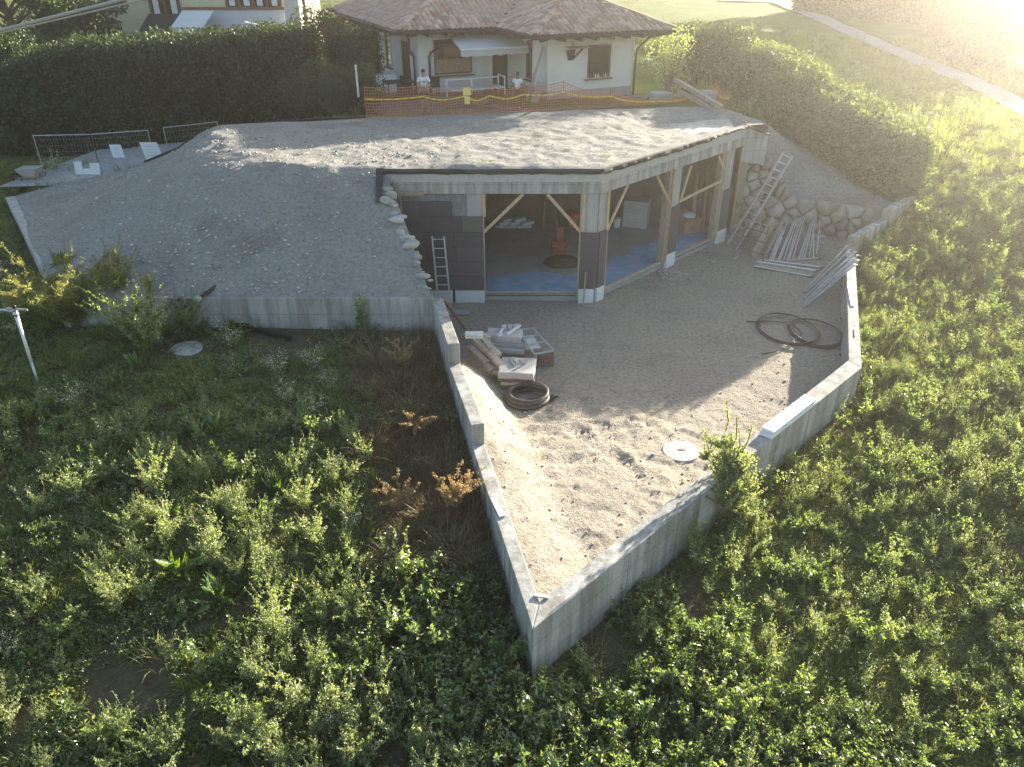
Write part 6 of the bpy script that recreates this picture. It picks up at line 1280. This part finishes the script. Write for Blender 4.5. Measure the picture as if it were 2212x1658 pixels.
# courtyard with site fence
o = MB().add([(-20.6, 30.2, 2.06), (-12.4, 30.9, 2.1), (-11.6, 36.5, 2.75), (-19, 35.6, 2.3)], [(0, 1, 2, 3)]).build('courtyard', 'gravel_court'); struct(o, 'pale gravel court behind the mound')
fx = [Vector((-19.4, 31.65, 2.05)), Vector((-17.1, 31.75, 2.08)), Vector((-14.85, 31.95, 2.2)), Vector((-14.3, 32.2, 2.25)), Vector((-12.2, 32.6, 2.4))]; fh = 1.72
for k in (0, 1, 3):
    a, b = fx[k], fx[k + 1]; t = thing('site_fence', ('galvanised site fence panel at the left end of the court', 'middle galvanised site fence panel carrying the white sign', None, 'galvanised site fence panel half hidden by the mound crest')[k], 'fence panel', tuple(a), 'site fence panels')
    for q in (a, b): MB().tube([q, q + Vector((0, 0, fh))], .022, 7).build('post', 'steel', t)
    for z_ in (.08, fh - .02): MB().tube([a + Vector((0, 0, z_)), b + Vector((0, 0, z_))], .02, 6).build('rail', 'steel', t)
    mb = MB()
    for i in range(1, 18): q = a.lerp(b, i / 18); mb.bar(q + Vector((0, 0, .08)), q + Vector((0, 0, fh - .02)), .004)
    for i in range(1, 7): mb.bar(a + Vector((0, 0, .08 + i * .24)), b + Vector((0, 0, .08 + i * .24)), .004)
    o = mb.build('wire_mesh', 'steel', t); o['kind'] = 'stuff'
def sign(label, px0, py0, px1, py1, Y, lean=0.):
    a, b = atY(px0, py1, Y), atY(px1, py0, Y); t = thing('notice_board', label, 'sign', tuple(a)); w_, h_ = b.x - a.x, b.z - a.z
    MB().hexa([(a.x + lean, Y, a.z), (b.x + lean, Y, a.z), (b.x + lean, Y + .02, a.z), (a.x + lean, Y + .02, a.z)], [(a.x, Y, b.z), (b.x, Y, b.z), (b.x, Y + .02, b.z), (a.x, Y + .02, b.z)]).build('panel', 'paper', t)
    for k in range(4): MB().box(((a.x + b.x) / 2 + lean * (.2 + .18 * k), Y - .004, b.z - h_ * (.22 + .18 * k)), (w_ * .62, .004, h_ * .025)).build('print_line', 'signprint', t)
sign('small white notice on the middle site fence panel', 242, 313, 260, 341, 31.6, .06); sign('larger white notice tilted at the right site fence panel', 309, 308, 338, 345, 31.9, .14)
c = at(192, 383, 2.1); t = thing('cut_panel', 'pale board with notches standing against the site fence', 'board', tuple(c)); mb = MB(); w_ = 1.05
for x0, x1, h_ in ((-.52, -.2, .62), (-.2, .12, .32), (.12, .52, .55)): MB().hexa([c + Vector((x0, 0, 0)), c + Vector((x1, 0, 0)), c + Vector((x1, .03, 0)), c + Vector((x0, .03, 0))], [c + Vector((x0, .08, h_)), c + Vector((x1, .08, h_)), c + Vector((x1, .11, h_)), c + Vector((x0, .11, h_))]).build('panel_piece', 'white_board', t)
c = at(72, 395, 2.0); t = thing('wheelbarrow', 'old wheelbarrow tipped among sticks at the left end of the court', 'wheelbarrow', tuple(c))
MB().hexa([c + Vector((-.25, -.2, .3)), c + Vector((.25, -.2, .3)), c + Vector((.25, .25, .3)), c + Vector((-.25, .25, .3))], [c + Vector((-.42, -.32, .6)), c + Vector((.45, -.32, .62)), c + Vector((.45, .36, .62)), c + Vector((-.42, .36, .6))]).build('tray', 'plinth', t)
for sy in (-1, 1): MB().tube([c + Vector((-.6, sy * .1, .2)), c + Vector((.3, sy * .25, .3)), c + Vector((.85, sy * .28, .6))], .02, 6).build('handle', 'oldwood', t); MB().tube([c + Vector((.25, sy * .22, .3)), c + Vector((.35, sy * .25, 0))], .02, 6).build('leg', 'rust', t)
MB().tube([c + Vector((-.62 + .18 * math.cos(a), 0, .18 + .18 * math.sin(a))) for a in np.linspace(0, 6.28, 17)], .04, 6).build('wheel', 'black', t, True)
for k in range(5): lay(('dead_stick', '%s dead branch in the tangle beside the wheelbarrow' % wd_[k]), c + Vector((-.9 + .3 * k, .3, 0)), c + Vector((-.5 + .25 * k, .5, .5 + .2 * (k % 3))), .03, .03, 'bark', 'branch')['group'] = 'sticks beside the wheelbarrow'
# edge membrane along the back of the mound
q = [Vector((x, y, mz(x, y - .1) + .03)) for x, y in ((-14.6, 30.5), (-13.2, 30.55), (-11.7, 30.22), (-8.8, 31.05), (-5.9, 31.85))]; tag(MB().tube(q, .05, 6).build('edge_pipe', 'black', None, True), 'black edging pipe along the back left crest of the mound', 'pipe')
# overhead cables
for k, (a, b) in enumerate((((-6, 13), (0, 66), )[:0] or ((0, 66), (262, 0)), ((0, 72), (310, 0)))):
    A_, B2 = atY(*a, 13.5), atY(*b, 13.5); d_ = (B2 - A_); tag(MB().tube([A_ - d_ * 3 + Vector((0, 0, .0)), A_, A_.lerp(B2, .5), B2, B2 + d_ * 4], .024 if k == 0 else .013, 8).build('overhead_cable', 'cable', None, True), ('thick overhead cable crossing the top left corner', 'thin overhead cable just below the thick one')[k], 'cable', 'overhead cables')

# ------------------------------------------------------------------ neighbour's house, upper left
N = thing('neighbour_house', 'cream and stone neighbour house above the tall hedge', 'house', (-20, 52, 3.5))
MB().prism([(-25.4, 52), (-13.6, 52), (-13.6, 60), (-25.4, 60)], 3, 9.5).build('wall', 'creamwall', N); MB().prism([(-20.2, 51.9), (-13.65, 51.9), (-13.65, 52.1), (-20.2, 52.1)], 3, 7.0).build('white_panel', 'lilacwall', N)
MB().prism([(-25.42, 51.8), (-20.3, 51.8), (-20.3, 52.1), (-25.42, 52.1)], 3, 5.75).build('stone_base', 'plinth', N)
r = random.Random(6); row = 0; z_ = 4.4
while z_ < 5.7:
    x = -25.3 + r.uniform(0, .15)
    while x < -20.5: w_ = r.uniform(.3, .6); share('facing_stone', SD[r.randrange(6)], (x + w_ / 2, 51.8, z_), N, (0, r.uniform(-.1, .1), 0), (w_ * .5, .08, .26)); x += w_ + .02
    z_ += .28
MB().prism([(-20.2, 51.8), (-13.6, 51.8), (-13.6, 51.95), (-20.2, 51.95)], 7.0, 7.14).build('sill_beam', 'brown', N)
for x0, x1 in ((-22.2, -20.4), (-17.5, -15.9), (-15.8, -14.2)):
    zl = 5.9 if x0 < -20.5 else 7.16; wn = MB().box(((x0 + x1) / 2, 51.96, zl + 1.1), (x1 - x0, .04, 2.2)).build('window', 'glass', N)
    for x in (x0, (x0 + x1) / 2, x1): MB().box((x, 51.92, zl + 1.1), (.12, .08, 2.2)).build('frame', 'brown', wn)
    for x in (x0 + .35, x1 - .35): MB().box((x, 51.935, zl + 1.1), (.35, .012, 2.1)).build('curtain', 'white_board', wn)
t = thing('storage_shed', 'dark shed with a black tarpaulin roof beside the white canopy', 'shed', (-21, 50, 4)); MB().prism([(-21.9, 49.6), (-20.3, 49.6), (-20.3, 51), (-21.9, 51)], 3.5, 6.05).build('shed_wall', 'black', t); MB().hexa([(-22.1, 49.3, 5.95), (-20.1, 49.3, 5.95), (-20.1, 51.2, 6.75), (-22.1, 51.2, 6.75)], [(-22.1, 49.3, 6.02), (-20.1, 49.3, 6.02), (-20.1, 51.2, 6.82), (-22.1, 51.2, 6.82)]).build('tarpaulin_roof', 'membrane_dull', t)
t = thing('canopy_tent', 'white fabric canopy with a hanging front above the tall hedge', 'canopy', (-19.4, 50, 4)); MB().prism([(-20.15, 49.5), (-18.35, 49.5), (-18.35, 49.56), (-20.15, 49.56)], 3.8, 6.2).build('front_cloth', 'white_board', t); MB().hexa([(-20.2, 49.45, 6.18), (-18.3, 49.45, 6.18), (-18.1, 51.2, 6.95), (-20.0, 51.2, 6.95)], [(-20.2, 49.45, 6.23), (-18.3, 49.45, 6.23), (-18.1, 51.2, 7.0), (-20.0, 51.2, 7.0)]).build('roof_cloth', 'white', t); MB().prism([(-18.3, 49.6), (-18.1, 51.2), (-18.16, 51.2), (-18.36, 49.6)], 3.8, 6.2).build('side_cloth', 'membrane_dull', t)
t = thing('garden_tunnel', 'small pitched plastic garden tunnel above the hedge by the house', 'greenhouse', (-15.6, 49, 4))
for x0, x1, za, zb in ((-17.2, -15.7, 5.85, 6.5), (-15.7, -14.0, 6.5, 5.85)): MB().hexa([(x0, 48.6, za), (x1, 48.6, zb), (x1, 51, zb), (x0, 51, za)], [(x0, 48.6, za + .04), (x1, 48.6, zb + .04), (x1, 51, zb + .04), (x0, 51, za + .04)]).build('roof_sheet', 'awning', t)
for x, z_ in ((-17.1, 5.85), (-15.7, 6.5), (-14.1, 5.85)): MB().bar((x, 48.62, 3.8), (x, 48.62, z_), .08).build('post', 'white', t)
MB().prism([(-17.1, 48.7), (-14.1, 48.7), (-14.1, 48.74), (-17.1, 48.74)], 4, 5.8).build('front_sheet', 'cardboard', t)
t = thing('stone_pillar', 'pale stone pillar at the right end of the neighbour house', 'pillar', (-13.2, 51, 4)); MB().prism([(-13.7, 50.8), (-12.8, 50.8), (-12.8, 51.6), (-13.7, 51.6)], 3.6, 8).build('shaft', 'granite', t, bevel=.05); MB().prism([(-13.8, 50.7), (-12.7, 50.7), (-12.7, 51.7), (-13.8, 51.7)], 8, 8.2).build('cap', 'plinth', t)
tag(MB().bar((-12.4, 50.5, 3.8), (-12.4, 50.5, 8.5), .18).build('timber_post', 'brown'), 'brown timber post right of the stone pillar', 'post')
# ------------------------------------------------------------------ far right: path, court, pink house
pth = PTH
mb = MB(); Lf, Rt = [], []
for i, p in enumerate(pth):
    d_ = (pth[min(i + 1, len(pth) - 1)] - pth[max(i - 1, 0)]).normalized(); n_ = Vector((d_.y, -d_.x, 0)) * 1.0; Lf.append(p + n_); Rt.append(p - n_)
seg_ = []
for i in range(len(pth) - 1):
    for j in range(6): seg_.append((Lf[i].lerp(Lf[i + 1], j / 6), Rt[i].lerp(Rt[i + 1], j / 6)))
V = []; 
for a, b in seg_: V += [(q.x, q.y, float(gz(q.x, q.y)) + .12) for q in (a, (a + b) / 2, b)]
mb.add(V, [(3 * i + j, 3 * i + 3 + j, 3 * i + 4 + j, 3 * i + 1 + j) for i in range(len(seg_) - 1) for j in range(2)]); struct(mb.build('path', 'asphalt'), 'pale gravel path crossing the meadow in the upper right')
cq = [(34, 57), (33, 47), (48, 43), (60, 62), (48, 74)]
o = MB().prism(cq, 2.0, 3.6).build('sports_court', 'sand'); struct(o, 'pale sunlit court beyond the path')
t = thing('court_fence', 'thin wire fence round the pale court beyond the path', 'fence', (33, 47, 3.2))
for k in range(7): q = Vector((33.2 + .1 * k + 1.9 * k, 46.9 - .5 * k, 3.5)) if k > 0 else Vector((33.2, 47, 3.5)); MB().tube([q, q + Vector((0, 0, 2.6))], .04, 6).build('post', 'steel', t)
for z_ in (.1, 1.3, 2.55): MB().tube([Vector((33.2, 47, 3.5 + z_)), Vector((45.2, 43.9, 3.5 + z_))], .015, 5).build('wire', 'steel', t)
F2 = thing('far_house', 'pale pink house washed out by glare beyond the far hedge', 'house', (44, 78, 4)); MB().prism([(37, 74.5), (58, 80), (56, 88), (35, 83)], 3, 12).build('wall', 'pinkwall', F2)
fd = Vector((21, 5.5, 0)).normalized(); fn = Vector((fd.y, -fd.x, 0)); fo = Vector((37, 74.5, 0))
for s, w_, z_, h_, m in ((3.0, 3.2, 5.2, 3.2, 'white'), (8.5, 1.6, 5.0, 2.4, 'glass'), (12.5, 1.4, 5.0, 2.4, 'glass'), (16, 1.6, 5.0, 2.4, 'glass')):
    wn = MB().box(fo + fd * (s + w_ / 2) + fn * .03 + Vector((0, 0, z_ + h_ / 2)), (w_, .06, h_), math.atan2(fd.y, fd.x)).build('window', m, F2); MB().box(fo + fd * (s + w_ / 2) + fn * .06 + Vector((0, 0, z_ - .1)), (w_ + .3, .2, .15), math.atan2(fd.y, fd.x)).build('sill', 'white', wn)
MB().hexa([fo + Vector((-1, -1, 12)), fo + fd * 22 + Vector((1, -1, 12)), Vector((56.5, 89, 12)), Vector((34, 84, 12))], [Vector((39, 78, 15)), Vector((54, 82, 15)), Vector((54, 84, 15)), Vector((39, 80, 15))]).build('roof', 'tile', F2)

# ------------------------------------------------------------------ haze volume, added to stand in for lens glare toward the sun
hz = MB().box((0, 60, 9), (900, 900, 26)).build('haze', 'white'); hz.data.materials.clear()
m = bpy.data.materials.new('glare_haze'); m.use_nodes = True; m.node_tree.nodes.clear(); pv = m.node_tree.nodes.new('ShaderNodeVolumePrincipled'); oo = m.node_tree.nodes.new('ShaderNodeOutputMaterial'); m.node_tree.links.new(pv.outputs[0], oo.inputs['Volume'])
pv.inputs['Color'].default_value = (1, .94, .84, 1); pv.inputs['Density'].default_value = HAZE_DENSITY; pv.inputs['Anisotropy'].default_value = HAZE_G
hz.data.materials.append(m); tag(hz, 'thin haze added for the lens glare toward the low sun', 'haze', None, 'stuff')
